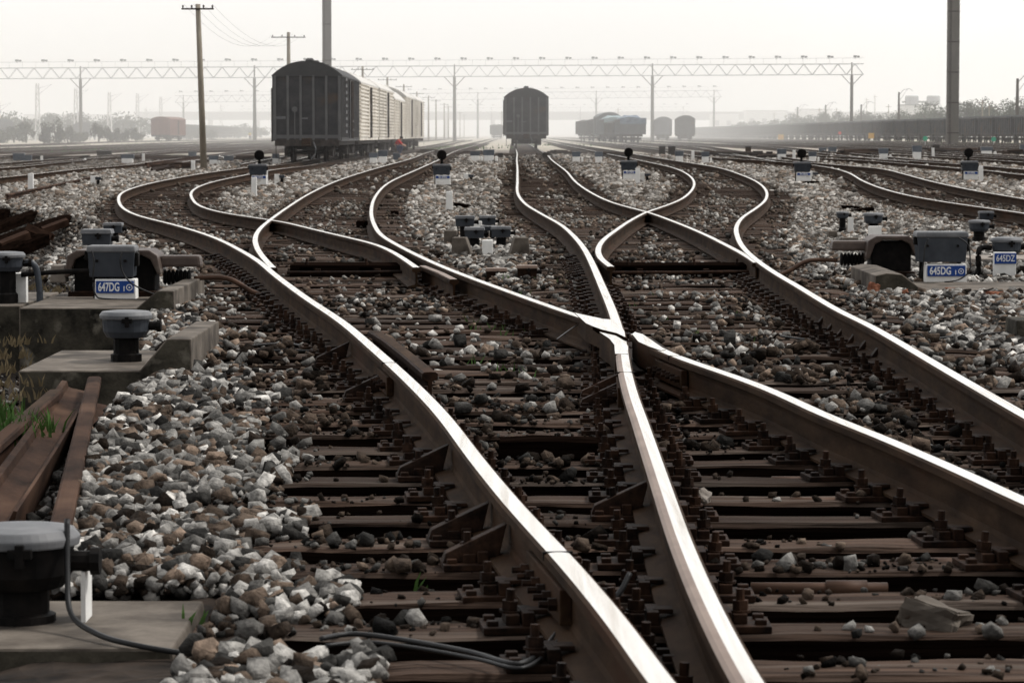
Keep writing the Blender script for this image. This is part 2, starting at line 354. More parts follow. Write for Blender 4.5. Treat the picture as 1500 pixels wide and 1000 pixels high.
def sleeper_mesh(x0,x1,y,w,h,nseg):
    mb=MB(); L=x1-x0; k=max(2,int(L/.12)) if nseg else 2
    b=.012; pr=[(-w/2,-h),(-w/2,-b),(-w/2+b,0),(0,0.001),(w/2-b,0),(w/2,-b),(w/2,-h)]
    n=len(pr); vs=[]; ph=random.uniform(0,99)
    for i in range(k+1):
        xx=x0+L*i/k - (x0+x1)/2
        e=.0 if 0<i<k else .008
        for j,(a,c) in enumerate(pr):
            jx=noise.noise(Vector((xx*2.3,j*3.1,ph)))*.012; jz=noise.noise(Vector((xx*3.1,j*2.1,ph+7)))*(.010 if 1<=j<=5 else 0)
            if i in (0,k) : xo=random.uniform(-.012,.012)
            else: xo=0
            vs.append((xx+xo,a*(1-e)+jx,c-e+jz))
    fs=[]
    for i in range(k):
        for j in range(n-1): fs.append((i*n+j,(i+1)*n+j,(i+1)*n+j+1,i*n+j+1))
        fs.append((i*n+n-1,(i+1)*n+n-1,(i+1)*n,i*n))
    fs.append(tuple(range(n))); fs.append(tuple(k*n+j for j in range(n))[::-1])
    mb.add(vs,fs)
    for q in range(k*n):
        if q%n in (0,5,6): mb.m[q]=1  # sides and underside darker than the top: shade of the gaps painted in
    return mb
SL=[]   # footprints for the ballast
TOP=-.178
nsl=0
# chair and bolt shared meshes
def chair_mb():
    m=MB(); m.box((0,0,.009),(.40,.16,.018)); 
    for s in(-1,1):
        m.box((s*.088,0,.034),(.03,.13,.034)); m.box((s*.125,0,.03),(.035,.09,.025)); m.box((s*.062,0,.047),(.05,.06,.012))
        m.box((s*.175,.045,.024),(.028,.028,.014)); m.box((s*.175,-.045,.024),(.028,.028,.014))
    return m
def bolt_mb():
    m=MB(); m.lathe([(.026,0),(.026,.006)],n=12); m.lathe([(.021,.006),(.021,.03)],n=6); m.lathe([(.011,.03),(.011,.058)],n=8); return m
def brace_mb():
    m=MB()
    m.add([(-.20,-.035,.018),(-.20,.035,.018),(-.045,.035,.018),(-.045,-.035,.018),(-.018,-.025,.125),(-.018,.025,.125),(-.19,-.03,.045),(-.19,.03,.045)],
          [(0,1,2,3),(3,2,5,4),(4,5,7,6),(6,7,1,0),(0,3,4,6),(1,7,5,2)]); 
    return m
proto={}
def shared(key, mb, m, bev):
    o=mb.build(key,m,None,bevel=bev); me=o.data; bpy.data.objects.remove(o); proto[key]=me
shared('rail_chair', chair_mb(), M['iron'], .003)
shared('bolt', bolt_mb(), M['iron'], 0)
shared('rail_brace', brace_mb(), M['iron'], .003)
far_sl=MB()
for (y,iv) in ROWS:
    for (a,b) in iv:
        w=random.uniform(.20,.235)
        aa=a-random.choice([0,0,.04,.1,.16])*(1 if y<28 else .3); bb=b+random.uniform(0,.1)
        if y<12 and (random.random()<.12 or abs(y-7.45)<.28): aa-=.22
        cz=T((aa+bb)/2,y)+TOP+random.uniform(-.008,.006)
        SL.append((aa,bb,y,w,cz))
        rot=random.uniform(-.012,.012)
        inview = bb>-.19*y-1 and aa<.19*y+1
        if not inview: continue
        if nsl<296 and y<82:
            nsl+=1
            t=tag(bpy.data.objects.new('railway_sleeper',None),'','')if False else None
            L=bb-aa
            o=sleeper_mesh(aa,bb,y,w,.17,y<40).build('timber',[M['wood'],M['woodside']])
            o.name='railway_sleeper'; o.location=((aa+bb)/2,y,cz); o.rotation_euler=(0,0,rot)
            if L>4.3: tag(o,'extra long dark timber sleeper lying under both tracks of the junction','sleeper','long junction sleepers under both tracks')
            elif L>2.75: tag(o,'long dark timber sleeper beneath the spreading rails of a turnout','sleeper','turnout sleepers of medium length')
            else: tag(o,'ordinary short dark timber sleeper under a single track','sleeper','short sleepers under the single tracks')
            if y<31:
                used=[]
                for r in ('L1','B','A','A2','C','D','E','L2','R1'):
                    xr=X(r,y)
                    if xr is None or xr<aa+.1 or xr>bb-.1 or any(abs(xr-u)<.3 for u in used): continue
                    if xr>.19*y+.4 or xr<-.19*y-.4: continue
                    used.append(xr)
                    c=bpy.data.objects.new('rail_chair',proto['rail_chair']); COL.objects.link(c); c.parent=o
                    hd=(X(r,y+.1) or xr)-xr
                    c.location=(xr-(aa+bb)/2,0,.002); c.rotation_euler=(0,0,-math.atan2(hd,.1)-rot)
                    if y<20:
                        for s in(-1,1):
                            q=bpy.data.objects.new('bolt',proto['bolt']); COL.objects.link(q); q.parent=c; q.location=(s*.128,random.uniform(-.01,.01),.042); q.rotation_euler=(random.uniform(-.08,.08),random.uniform(-.08,.08),random.uniform(0,1))
                    if ((r=='L1' and y<17) or (r=='B' and y<14.3)) and random.random()<.25:
                        q=bpy.data.objects.new('rail_brace',proto['rail_brace']); COL.objects.link(q); q.parent=c; q.location=(0,.0,0)
        else:
            far_sl.box(((aa+bb)/2,y,cz-.08),(bb-aa,w,.16))
tracks_far=[16.0,22.0,29.0,34.5,40,46,52,59.2,-15.0,-21.0,-27,-33,-39,-46,-58.7]
for xt in tracks_far:
    yy=130 if abs(xt)<30 else 180
    while yy<420: far_sl.box((xt,yy,T(xt,yy)+TOP-.07),(2.5,.22,.14)); yy+=.6
for xt in (-9,-4.25,1.05,5.8,10.6):
    yy=200
    while yy<420: far_sl.box((xt,yy,T(xt,yy)+TOP-.07),(2.5,.22,.14)); yy+=.6
for i_,v_ in enumerate(far_sl.v):
    if v_[1]>118: far_sl.v[i_]=(v_[0],v_[1],v_[2]-.038)
o=far_sl.build('distant_sleepers',M['wood']); tag(o,'rows of small dark sleepers under the far tracks','sleepers',None,'stuff')
for i,xt in enumerate(tracks_far):
    y0=118 if 0<xt<30 else (150 if xt>0 else 128)
    if xt==59.2: y0=250
    ys=np.exp(np.arange(math.log(y0), math.log(1300), .03))
    for s in(-.75,.75):
        xs=np.full(len(ys), xt+s)
        # far ladders bend gently towards the junction
        xs=xs - np.sign(xt)*np.minimum(6, np.maximum(0,(260-ys))*.045*min(1,abs(xt)/20))*(0 if abs(xt)<12 else 1)
        z=np.array([T(a,b) for a,b in zip(xs,ys)])
        side='left' if xt<0 else 'right'
        sweep('rail',xs,ys,z,'one of the straight dark rails of the hazy far tracks on the %s'%side,group='rails of the far tracks on the %s'%side)
# ------------------------------------------------------------------ ballast and ground
EDGE=[(0,-.95),(6,-1.05),(7,-1.16),(9,-1.30),(12.4,-1.62),(14,-1.72),(16,-1.75),(18,-2.1),(22,-2.5),(24,-3.2),(30,-4.6),(37,-5.2),(42,-5.7),(50,-6.9),(56,-8.7),(62,-14)]
def edge(y): return float(np.interp(y,[e[0] for e in EDGE],[e[1] for e in EDGE]))
ex=np.array([e[0] for e in EDGE],float); ev=np.array([e[1] for e in EDGE],float)
def GZ(x,y):      # ground level (vectorised)
    x=np.asarray(x,float); y=np.asarray(y,float)
    ly=np.log(np.maximum(y,1))
    z=-.14*np.exp(-((ly-math.log(50))/.45)**2)
    def s_(a,b,v):
        t=np.clip((v-a)/(b-a),0,1); return t*t*(3-2*t)
    z=z-.2*s_(-4.5,-8.5,x)*s_(85,128,y)*(1-s_(300,500,y))
    z=z-.225
    e=np.interp(y,ex,ev)
    z=z-(.42*s_(0,1,(e-x)/.6))*(1-s_(48,66,y))
    # low heaps between the tracks
    z=z+.035*np.sin(x*1.9+y*.21)*s_(30,40,y)*np.exp(-((y-60)/40)**2)
    return z
def axis(lo,hi,inner,step,grow=1.12,):
    a=list(np.arange(inner[0],inner[1]+1e-6,step)); d=step
    while a[-1]<hi: d*=grow; a.append(a[-1]+d)
    d=step
    while a[0]>lo: d*=grow; a.insert(0,a[0]-d)
    return np.array(a)
gx=axis(-6000,6000,(-7,9),.14); gy=axis(-400,9000,(3.5,60),.2)
XX,YY=np.meshgrid(gx,gy); ZZ=GZ(XX,YY)
fade=np.clip((YY-250)/200,0,1)
rnd=rng.normal(0,.012,XX.shape); rnd[np.abs(XX)>12]=0
nX,nY=len(gx),len(gy)
V=np.stack([XX,YY,ZZ-.03+rnd],-1).reshape(-1,3)
ii=np.arange((nY-1)*nX).reshape(nY-1,nX)[:,:-1].ravel()
Fq=np.stack([ii,ii+1,ii+nX+1,ii+nX],-1)
def npmesh(name,V,Fc,n,material,color=None):
    me=bpy.data.meshes.new(name); me.vertices.add(len(V)); me.vertices.foreach_set('co',V.astype(np.float32).ravel())
    me.loops.add(Fc.size); me.loops.foreach_set('vertex_index',Fc.astype(np.int32).ravel())
    me.polygons.add(len(Fc)); me.polygons.foreach_set('loop_start',np.arange(0,Fc.size,n,dtype=np.int32))
    me.update(calc_edges=True)
    if color is not None:
        a=me.color_attributes.new('tone','FLOAT_COLOR','POINT'); a.data.foreach_set('color',color.astype(np.float32).ravel())
    me.materials.append(material); o=bpy.data.objects.new(name,me); COL.objects.link(o); return o
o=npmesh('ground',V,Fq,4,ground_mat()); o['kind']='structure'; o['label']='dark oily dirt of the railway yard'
def hulls(n,npts,flat=.72):
    out=[]
    for _ in range(n):
        bm=bmesh.new()
        sx,sy,sz=random.uniform(.8,1.25),random.uniform(.7,1.1),random.uniform(.55,.85)
        for i in range(npts):
            if i<8: v=Vector(((-1 if i&1 else 1)*random.uniform(.45,.85),(-1 if i&2 else 1)*random.uniform(.45,.85),(-1 if i&4 else 1)*random.uniform(.4,.85)))
            else: v=Vector((random.gauss(0,1),random.gauss(0,1),random.gauss(0,1))).normalized()*random.uniform(.95,1.2)
            bm.verts.new((v.x*sx,v.y*sy,v.z*sz))
        r=bmesh.ops.convex_hull(bm,input=bm.verts)
        bmesh.ops.delete(bm,geom=[g for g in r['geom_interior'] if isinstance(g,bmesh.types.BMVert)],context='VERTS')
        bm.verts.index_update(); bmesh.ops.triangulate(bm,faces=bm.faces)
        out.append((np.array([v.co[:] for v in bm.verts]),np.array([[v.index for v in f.verts] for f in bm.faces])))
        bm.free()
    return out
VS=[];FS=[];CS=[];voff=0
slarr=np.array(SL)
EXC=[(-9,(247-750)/4500*6.75,6.35,8.3),(-9,(281-750)/4500*16.3,15.7,17.3),(-9,(256-750)/4500*22,21.2,23.6),(-9,-3.3,22,24.2),((1282-750)/4500*25,9,23.9,25.8),(3.9,4.8,26.5,28.5)]
for _a,_b in ((647,270),(378,270),(921,262),(1175,265),(1420,263)):
    _p=W(_a,_b,-.12); EXC.append((_p.x-.24,_p.x+.28,_p.y-1.6,_p.y+.3))
def scatter(y0,y1,dens,size,protos,lay=1.0,margin=1.1,chips=False):
    global voff
    ymid=np.linspace(y0,y1,40); wid=.36*ymid*1.12+2*margin
    area=np.trapezoid(wid,ymid) if hasattr(np,'trapezoid') else np.trapz(wid,ymid)
    n=int(area*dens)
    y=rng.uniform(y0,y1,n*2); w=.36*y*1.12+2*margin; keep=rng.uniform(0,1,n*2)<w/w.max(); y=y[keep][:n]; n=len(y)
    x=rng.uniform(-.5,.5,n)*(.36*y*1.12+2*margin)
    z=GZ(x,y)
    # rows
    ry=slarr[:,2]; order=np.argsort(ry); S=slarr[order]
    on=np.zeros(n,bool); top=np.zeros(n)
    inside=np.zeros(n,bool)
    for a,b,yy,w_,cz in S:
        if yy<y0-.5 or yy>y1+.5: continue
        c=(y>yy-w_/2-.02)&(y<yy+w_/2+.02)&(x>a)&(x<b); on|=c; top[c]=cz
        c=(y>yy-.3)&(y<yy+.3)&(x>a-.05+.14*(.5+.5*np.sin(yy*7.3))*(a<-.2))&(x<b+.05); inside|=c
    # distance to the nearest rail
    dr=np.full(n,9.)
    for k,(py,pxx) in RP.items():
        d=np.abs(x-np.interp(y,py,pxx,left=99,right=99)); dr=np.minimum(dr,d)
    fy=.55 if y0<14 else (.4 if y0<28 else .22)
    nz=np.array([noise.noise(Vector((a*1.1,b*fy,3.3))) for a,b in zip(x,y)])
    nz2=np.array([noise.noise(Vector((a*2.5,b*2.5,9.3))) for a,b in zip(x,y)])
    p=np.ones(n)
    near=np.clip((y-11)/6,0,1); mid=np.clip((y-26)/14,0,1)
    p_in=.42+.34*near+.20*mid+nz*1.0
    # stony patches of the photograph: between the left rail and the frog rail, and round the frog
    p_in+= .5*np.exp(-(((y-11.0)/.9)**2))*((x>.15))
    p_on=(.03+.05*near-.03*mid+.75*np.clip(nz,0,1)*(1-.2*mid))*(.5+nz2)
    p_on=np.where(~inside,.9,p_on)
    p=np.where(inside,p_in,1.0); p=np.where(on,p_on,p)
    if chips: p=np.where(inside,np.clip(.35+nz*1.2+nz2*.8,0,1)*np.where(on,.55,1),.7)
    p=np.where((dr<.09),0,p); p=np.where((dr<.24)&inside,p*.35,p)
    e=np.interp(y,ex,ev)
    p=np.where((x<e-.1)&(y<50),.05,p)
    for (xa,xb,ya,yb) in EXC: p=np.where((x>xa)&(x<xb)&(y>ya)&(y<yb),0,p)
    k=rng.uniform(0,1,n)<p
    x,y,z,on,top,inside,dr,nz,e=[q[k] for q in (x,y,z,on,top,inside,dr,nz,e)]; n=len(x)
    near=np.clip((y-11)/6,0,1)
    mid2=np.clip((y-16)/10,0,1); z=z+np.where(inside,-.045*(1-near)-.034-.028*mid2+.085*np.clip(nz+.1,0,.6)*mid2,.015)
    r=size*np.exp(rng.normal(0,.46,n)); r=np.clip(r,size*.35,size*np.where(inside&(y>20),1.5,2.3))
    z=z+rng.uniform(-.2,.6,n)*r*lay
    z=np.where(on,top+r*.45,z)
    # colour
    u=rng.uniform(0,1,n); g=rng.uniform(.12,.36,n); g=np.where(u>.78,rng.uniform(.36,.66,n),g); g=np.where(u<.30,rng.uniform(.02,.07,n),g)
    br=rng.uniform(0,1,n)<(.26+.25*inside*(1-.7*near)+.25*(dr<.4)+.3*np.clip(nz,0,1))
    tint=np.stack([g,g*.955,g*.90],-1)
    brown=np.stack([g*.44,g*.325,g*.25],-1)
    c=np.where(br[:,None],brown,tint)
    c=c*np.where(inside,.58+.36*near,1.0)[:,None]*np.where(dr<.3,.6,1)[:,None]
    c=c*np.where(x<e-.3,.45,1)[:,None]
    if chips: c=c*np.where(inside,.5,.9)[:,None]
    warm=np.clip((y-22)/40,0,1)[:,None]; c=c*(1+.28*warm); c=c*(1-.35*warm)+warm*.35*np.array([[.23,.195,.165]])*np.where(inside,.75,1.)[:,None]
    c=np.concatenate([c,np.ones((n,1))],-1)
    which=rng.integers(0,len(protos),n)
    for i,(pv,pf) in enumerate(protos):
        s=which==i; m=int(s.sum())
        if m==0: continue
        # random rotations about z plus a tilt
        a=rng.uniform(0,2*PI,m); b=rng.normal(0,.45,m); cc=rng.normal(0,.45,m)
        ca,sa=np.cos(a),np.sin(a); cb,sb=np.cos(b),np.sin(b); c2,s2=np.cos(cc),np.sin(cc)
        Rz=np.zeros((m,3,3)); Rz[:,0,0]=ca;Rz[:,0,1]=-sa;Rz[:,1,0]=sa;Rz[:,1,1]=ca;Rz[:,2,2]=1
        Rx=np.zeros((m,3,3)); Rx[:,0,0]=1;Rx[:,1,1]=cb;Rx[:,1,2]=-sb;Rx[:,2,1]=sb;Rx[:,2,2]=cb
        Ry=np.zeros((m,3,3)); Ry[:,1,1]=1;Ry[:,0,0]=c2;Ry[:,0,2]=s2;Ry[:,2,0]=-s2;Ry[:,2,2]=c2
        R=Rx@Ry@Rz
        P=np.einsum('mij,kj->mki',R,pv)*r[s][:,None,None]
        P[:,:,0]+=x[s][:,None];P[:,:,1]+=y[s][:,None];P[:,:,2]+=z[s][:,None]
        nv=len(pv)
        VS.append(P.reshape(-1,3)); FS.append((pf[None]+(voff+np.arange(m)*nv)[:,None,None]).reshape(-1,3))
        CS.append(np.repeat(c[s],nv,axis=0)); voff+=m*nv
h0=hulls(40,12); h1=hulls(24,10); h2=hulls(14,8)
scatter(4.6,9.5,4200,.0160,h0,2.2)
scatter(9.5,14,3000,.0175,h0,1.9)
scatter(14,28,1600,.0205,h1,1.5)
scatter(28,62,720,.0255,h2,1.1)
scatter(62,118,85,.050,h2,.6,3)
scatter(118,185,22,.065,h2,.5,3)
scatter(4.6,15,1500,.0085,h1,1.0,1.1,True)
V=np.concatenate(VS);Fc=np.concatenate(FS);Cc=np.concatenate(CS)
print('stone tris',len(Fc))
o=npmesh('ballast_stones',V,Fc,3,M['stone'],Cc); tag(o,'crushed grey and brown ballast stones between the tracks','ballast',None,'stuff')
del V,Fc,Cc,VS,FS,CS

# ------------------------------------------------------------------ switch and frog hardware
def poly(mb,pts,dz,depth,mi=0,side=1):
    P=[W(a,b,dz) for a,b in pts]; n=len(P)
    vs=[tuple(p) for p in P]+[(p.x,p.y,p.z-depth) for p in P]
    mb.add(vs,[tuple(range(n))],mi); o=len(mb.v)-2*n
    for i in range(n): mb.f.append((o+i,o+(i+1)%n,o+n+(i+1)%n,o+n+i)); mb.m.append(side)
    mb.f.append(tuple(o+n+i for i in range(n))[::-1]); mb.m.append(side)
fr=thing('crossing_frog','worn cast steel crossing frog where two bright rails meet in a point','frog',tuple(W(905,480,-.16)))
def rebase(o,t): 
    o.parent=t; o.matrix_parent_inverse=Matrix.Identity(4)
    o.data.transform(Matrix.Translation(-Vector(t.location)))
mb=MB(); poly(mb,[(842,458),(884,467),(899,468),(909,474),(915,486),(916,494),(903,488),(880,483),(858,473)],.003,.10)
rebase(mb.build('nose',[M['steel'],M['rust']],None),fr)
mb=MB(); poly(mb,[(878,486),(900,489),(914,497),(920,507),(920,518),(901,518),(900,505),(893,496)],.002,.13)
rebase(mb.build('wing_rail',[M['steel'],M['rust']],None),fr)
mb=MB(); poly(mb,[(868,477.5),(882,482.5),(903,487.5),(917,494),(920,497),(915,498),(902,490.5),(880,485.5)],.0045,.02,0,0)
rebase(mb.build('flangeway',M['woodside'],None),fr)
mb=MB(); poly(mb,[(926,489),(930,486),(941,489),(953,497),(975,512),(968,513),(950,507),(935,500)],.003,.12)
rebase(mb.build('wing_rail',[M['steel'],M['rust']],None),fr)
mb=MB(); poly(mb,[(905,500),(955,495),(985,515),(985,540),(925,545)],-.13,.04,0,0)
rebase(mb.build('bed_plate',M['iron'],None),fr)
# guard rails (check rails) : rail stubs beside the running rails
def stub(pts,label,mats,dz=-.01,group=None,name='guard_rail',up=None):
    P=[W(a,b,dz) for a,b in pts]; P.sort(key=lambda p:p.y)
    ys=np.linspace(P[0].y,P[-1].y,14); xs=np.interp(ys,[p.y for p in P],[p.x for p in P]); zs=np.array([T(a,b)+dz for a,b in zip(xs,ys)])
    return sweep(name,xs,ys,zs,label,'guard rail',mats=mats)
RM=[M['rust'],M['rust'],M['rust']]
prw=PROF
stub([(630,545),(600,520),(570,497),(548,484)],'thick dark guard rail leaning beside the bright curved rail left of centre',[M['rust'],M['iron'],M['iron']],-.02)
stub([(665,409),(645,399),(619,389)],'short rusty stub rail between the blade tip and the centre curved rail',[M['brownhead'],M['rust'],M['rust']],-.02)
# bolted joint bars
def jointbar(t,name,px,py,L,side,hd):
    p=W(px,py); y0=p.y; r=hd
    xr=X(r,y0); dx=(X(r,y0+.1)-xr)/.1; ang=-math.atan2(dx,1)
    mb=MB(); mb.box((side*.024,0,-.085),(.03,L,.085)); 
    o=mb.build(name,M['rust'],t,bevel=.004)
    for k in range(6 if L>.6 else 4):
        yy=-L/2+L*(k+.5)/(6 if L>.6 else 4)
        b=MB(); b.lathe([(.017,0),(.017,.02),(.009,.02),(.009,.042)],n=6,tr=Matrix.Translation((side*.04,yy,-.085))@Matrix.Rotation(side*PI/2,4,'Y'))
        b.build('bolt',M['iron'],o)
    return xr,y0,ang
def joint(px,py,rail,label,L=.7):
    p=W(px,py); xr=X(rail,p.y); t=thing('rail_joint',label,'rail joint',(xr,p.y,T(xr,p.y)+.0))
    x,y0,a=jointbar(t,'joint_bar',px,py,L,-1,rail); jointbar(t,'joint_bar',px,py,L,1,rail); t.rotation_euler=(0,0,a)
    g=MB(); g.box((0,0,-.0095),(.0745,.010,.022)); g.build('joint_gap',M['black'],t)
joint(818,808,'L1','bolted joint bars on the big curved rail near the bottom centre')
joint(577,531,'L1','small bolted joint on the curved rail beside the dark guard rail',.6)
joint(985,521,'A2','row of bolts joining the rail to the frog on its right')
joint(916,545,'B','bolted joint bars just below the centre frog',.6)
# rail braces stack near the right stock rail
t=thing('brace_stack','row of tall dark ribbed brace plates against the right stock rail','rail braces',tuple(W(1262,520,-.17)))
base=Vector(t.location)
for k,(px,py) in enumerate([(1228,482),(1243,491),(1258,500),(1275,510),(1293,520),(1312,531)]):
    p=W(px,py,-.17)-base
    mb=MB(); mb.add([(-.16,-.04,0),(.02,-.04,0),(.02,-.04,.13),(-.06,-.04,.13),(-.16,.04,0),(.02,.04,0),(.02,.04,.13),(-.06,.04,.13)],
      [(0,1,2,3),(7,6,5,4),(0,3,7,4),(1,5,6,2),(3,2,6,7),(0,4,5,1)]); 
    o=mb.build('brace_plate',M['iron'],t,bevel=.006); o.location=p
# switch rods
def rods(label,xa,ya,xb,yb,Ybase):
    a=W(xa,ya,-.17); b=W(xb,yb,-.17)
    t=thing('switch_rodding',label,'rodding',(a.x,a.y,a.z)); Lx=b.x-a.x
    for k,(dy,dz,r,m) in enumerate([(0,.05,.017,'iron'),(.42,.06,.02,'black'),(-.38,.045,.014,'iron'),(.8,.03,.017,'iron')]):
        mb=MB(); mb.tube([(0,dy,dz),(Lx*.45,dy+.02,dz),(Lx,dy,dz+.01)],r,8); mb.build('rod',M[m],t)
    mb=MB(); mb.box((Lx*.5,.25,.03),(Lx*1.0,.6,.13)); mb.build('tray',M['woodside'],t,bevel=.01)
    for fx in(.12,.55,.83):
        mb=MB(); mb.box((Lx*fx,.0,.055),(.12,.1,.05)); mb.box((Lx*fx+.1,.05,.05),(.05,.3,.03)); mb.lathe([(.02,.05),(.02,.12),(.012,.12),(.012,.15)],c=(Lx*fx,0,0),n=6); mb.build('clevis',M['iron'],t,bevel=.004)
rods('black switch rods and clamps crossing the left turnout below its blades',425,404,628,404,0)
rods('black switch rods and clamps crossing the right turnout below its blades',893,404,1118,404,0)

# ------------------------------------------------------------------ lettering
def text_mesh(s,size,m,parent,name='lettering',loc=(0,0,0),sx=.8,off=.0):
    c=bpy.data.curves.new('t','FONT'); c.body=s; c.size=size; c.align_x='CENTER'; c.align_y='CENTER'; c.offset=off; c.extrude=.0015; c.resolution_u=4
    o=bpy.data.objects.new('t',c); COL.objects.link(o); bpy.context.view_layer.update()
    me=bpy.data.meshes.new_from_object(o.evaluated_get(bpy.context.evaluated_depsgraph_get())); bpy.data.objects.remove(o)
    me.transform(Matrix.Rotation(PI/2,4,'X')@Matrix.Diagonal((sx,1,1,1))); me.materials.clear(); me.materials.append(m)
    q=bpy.data.objects.new(name,me); COL.objects.link(q); q.parent=parent; q.location=loc; return q
def ring(parent,c,r,m):
    mb=MB()
    n=24; vs=[];fs=[]
    for j in range(n):
        a=2*PI*j/n
        for rr in(r,r*.74): vs.append((c[0]+rr*math.cos(a),c[1],c[2]+rr*math.sin(a)))
    for j in range(n): fs.append((2*j,2*j+1,(2*j+3)%(2*n),(2*j+2)%(2*n)))
    mb.add(vs,fs); mb.add([(c[0]+r*.28*math.cos(2*PI*j/12),c[1],c[2]+r*.28*math.sin(2*PI*j/12)) for j in range(12)],[tuple(range(12))])
    mb.build('ring_symbol',m,parent)

# ------------------------------------------------------------------ trackside boxes
def wire(parent,pts,r=.007,m='cable',name='cable'):
    P=[Vector(p) for p in pts]; out=[]
    for i in range(len(P)-1):
        p0=P[max(i-1,0)];p1=P[i];p2=P[i+1];p3=P[min(i+2,len(P)-1)]
        for k in range(6):
            t=k/6; out.append(.5*((2*p1)+(p2-p0)*t+(2*p0-5*p1+4*p2-p3)*t*t+(3*p1-p0-3*p2+p3)*t**3))
    out.append(P[-1]); mb=MB(); mb.tube(out,r,6); return mb.build(name,M[m],parent,smooth=True)
def relay_box(loc,label,sign=None,w=.45,hb=.27,hp=.17,ped=.35,group=None,rz=0,pedoff=.03,ring_=True,cat='relay box',name='relay_box',txtsx=.8):
    t=thing(name,label,cat,loc,rz,group); d=w*.62
    mb=MB(); mb.box((0,.03,hp+.02+hb/2),(w*.93,d*.93,hb),top=(1.07,1.05)); mb.build('housing',M['grey'],t,bevel=.008)
    mb=MB(); mb.box((0,.03,hp+.02+hb+.02),(w*1.06,d*1.08,.05),top=(.96,.94)); mb.build('lid',M['greylid'],t,bevel=.018,segs=3)
    mb=MB(); mb.box((pedoff,0,hp/2),(ped,d*.8,hp+.01),top=(.985,.97)); mb.build('pedestal',M['white'],t,bevel=.006)
    for s in(-1,1):
        mb=MB(); mb.box((s*w*.38,.05,hp/2+.01),(.03,.03,hp+.03)); mb.build('bracket',M['black'],t)
    for s in(-1,1):
        mb=MB(); mb.lathe([(.011,0),(.011,.018)],n=8,tr=Matrix.Translation((s*w*.3,.03-d*.47-.005,hp+hb*.75))@Matrix.Rotation(PI/2,4,'X')); mb.build('bolt',M['black'],t)
    for hc,hs_ in (((-w*.5,-.02,hp+hb*.95),(.05,.07,.07)),((w*.52,.0,hp+hb*.8),(.035,.09,.10))):
        mb=MB(); mb.box(hc,hs_); mb.build('hinge',M['black'],t,bevel=.01)
    if sign:
        f=-d*.4-.012; sh=.088 if ring_ else .06
        mb=MB(); mb.box((pedoff,f,hp-.008-sh/2),(ped*.92,.01,sh)); s=mb.build('sign_plate',M['blue'],t,bevel=.002)
        if ring_:
            text_mesh(sign[0],.088,M['signwhite'],s,loc=(pedoff-ped*.145,f-.0065,hp-.054),sx=ped*2.0,off=.0022)
            if len(sign)>1: text_mesh(sign[1],.05,M['signwhite'],s,loc=(pedoff+ped*.225,f-.0065,hp-.066),sx=.8,off=.002)
            ring(s,(pedoff+ped*.355,f-.007,hp-.054),.024,M['signwhite'])
        else: text_mesh(sign[0],.066,M['signwhite'],s,loc=(pedoff,f-.0065,hp-.038),sx=1.1,off=.002)
    return t
def cable_box(loc,label,s=1.0,stem=.12,group=None,rz=0,white=None,square=False,sign=None,latch=True,material='grey'):
    t=thing('cable_box',label,'cable box',loc,rz,group)
    w=.22*s; 
    mb=MB()
    if square: mb.box((0,0,stem+.05*s),(w,w*.8,.09*s),top=(1.05,1.05))
    else: mb.lathe([(w*.42,0),(w*.5,.03*s),(w*.52,.09*s)],c=(0,0,stem),n=20)
    mb.build('housing',M[material],t,bevel=.005*s)
    mb=MB()
    if square: mb.box((0,0,stem+.115*s),(w*1.14,w*.95,.035*s),top=(.93,.92))
    else: mb.lathe([(w*.57,0),(w*.58,.018*s),(w*.52,.035*s),(w*.3,.040*s)],c=(0,0,stem+.09*s),n=44)
    mb.build('lid',M['brownhead'] if material=='iron' else M['greylid'],t,bevel=.004*s)
    mb=MB(); mb.lathe([(w*.34,-.08),(w*.34,stem*.3),(w*.28,stem*.35),(w*.28,stem)],n=14); mb.build('stem',M['black'],t)
    if latch:
        mb=MB(); mb.box((.02*s,-w*.55,stem+.085*s),(.05*s,.03*s,.02*s)); mb.box((.02*s,-w*.56,stem+.08*s),(.018*s,.03*s,.05*s)); mb.build('latch',M['black'],t,bevel=.003)
    mb=MB(); mb.lathe([(.022*s,0),(.022*s,.04*s),(.03*s,.04*s),(.03*s,.06*s)],n=10,tr=Matrix.Translation((w*.5,0,stem+.055*s))@Matrix.Rotation(PI/2,4,'Y')); mb.build('cable_gland',M['black'],t)
    if white:
        mb=MB(); mb.box((white[0],white[1],white[3]/2),(white[2],.09,white[3])); mb.build('white_block',M['white'],t,bevel=.006)
    return t
def G(px,py,dz=-.2): return tuple(W(px,py,dz))
# left group
def platform(name,label,y0,y1,prof,edgew=None):
    t=thing(name,label,'concrete base',(0,(y0+y1)/2,0))
    c=(y1-y0)/2
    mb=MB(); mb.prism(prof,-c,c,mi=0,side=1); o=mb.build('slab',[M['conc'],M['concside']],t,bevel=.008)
    return t
def xz(px,Y): return AT(px,Y)
Yf,Yb=4500*1.22/346,4500*1.22/316
Ym=(Yf+Yb)/2; top=1.03-1.22
platform('concrete_plinth','low concrete plinth with sloping raised end under the lone round lidded box',Yf,Yb,
   [(xz(25,Yf),-.75),(xz(25,Yf),top),(xz(203,Yf),top),(xz(243,Yf),top+.165),(xz(279,Yf),top+.165),(xz(281,Yf),-.75)])
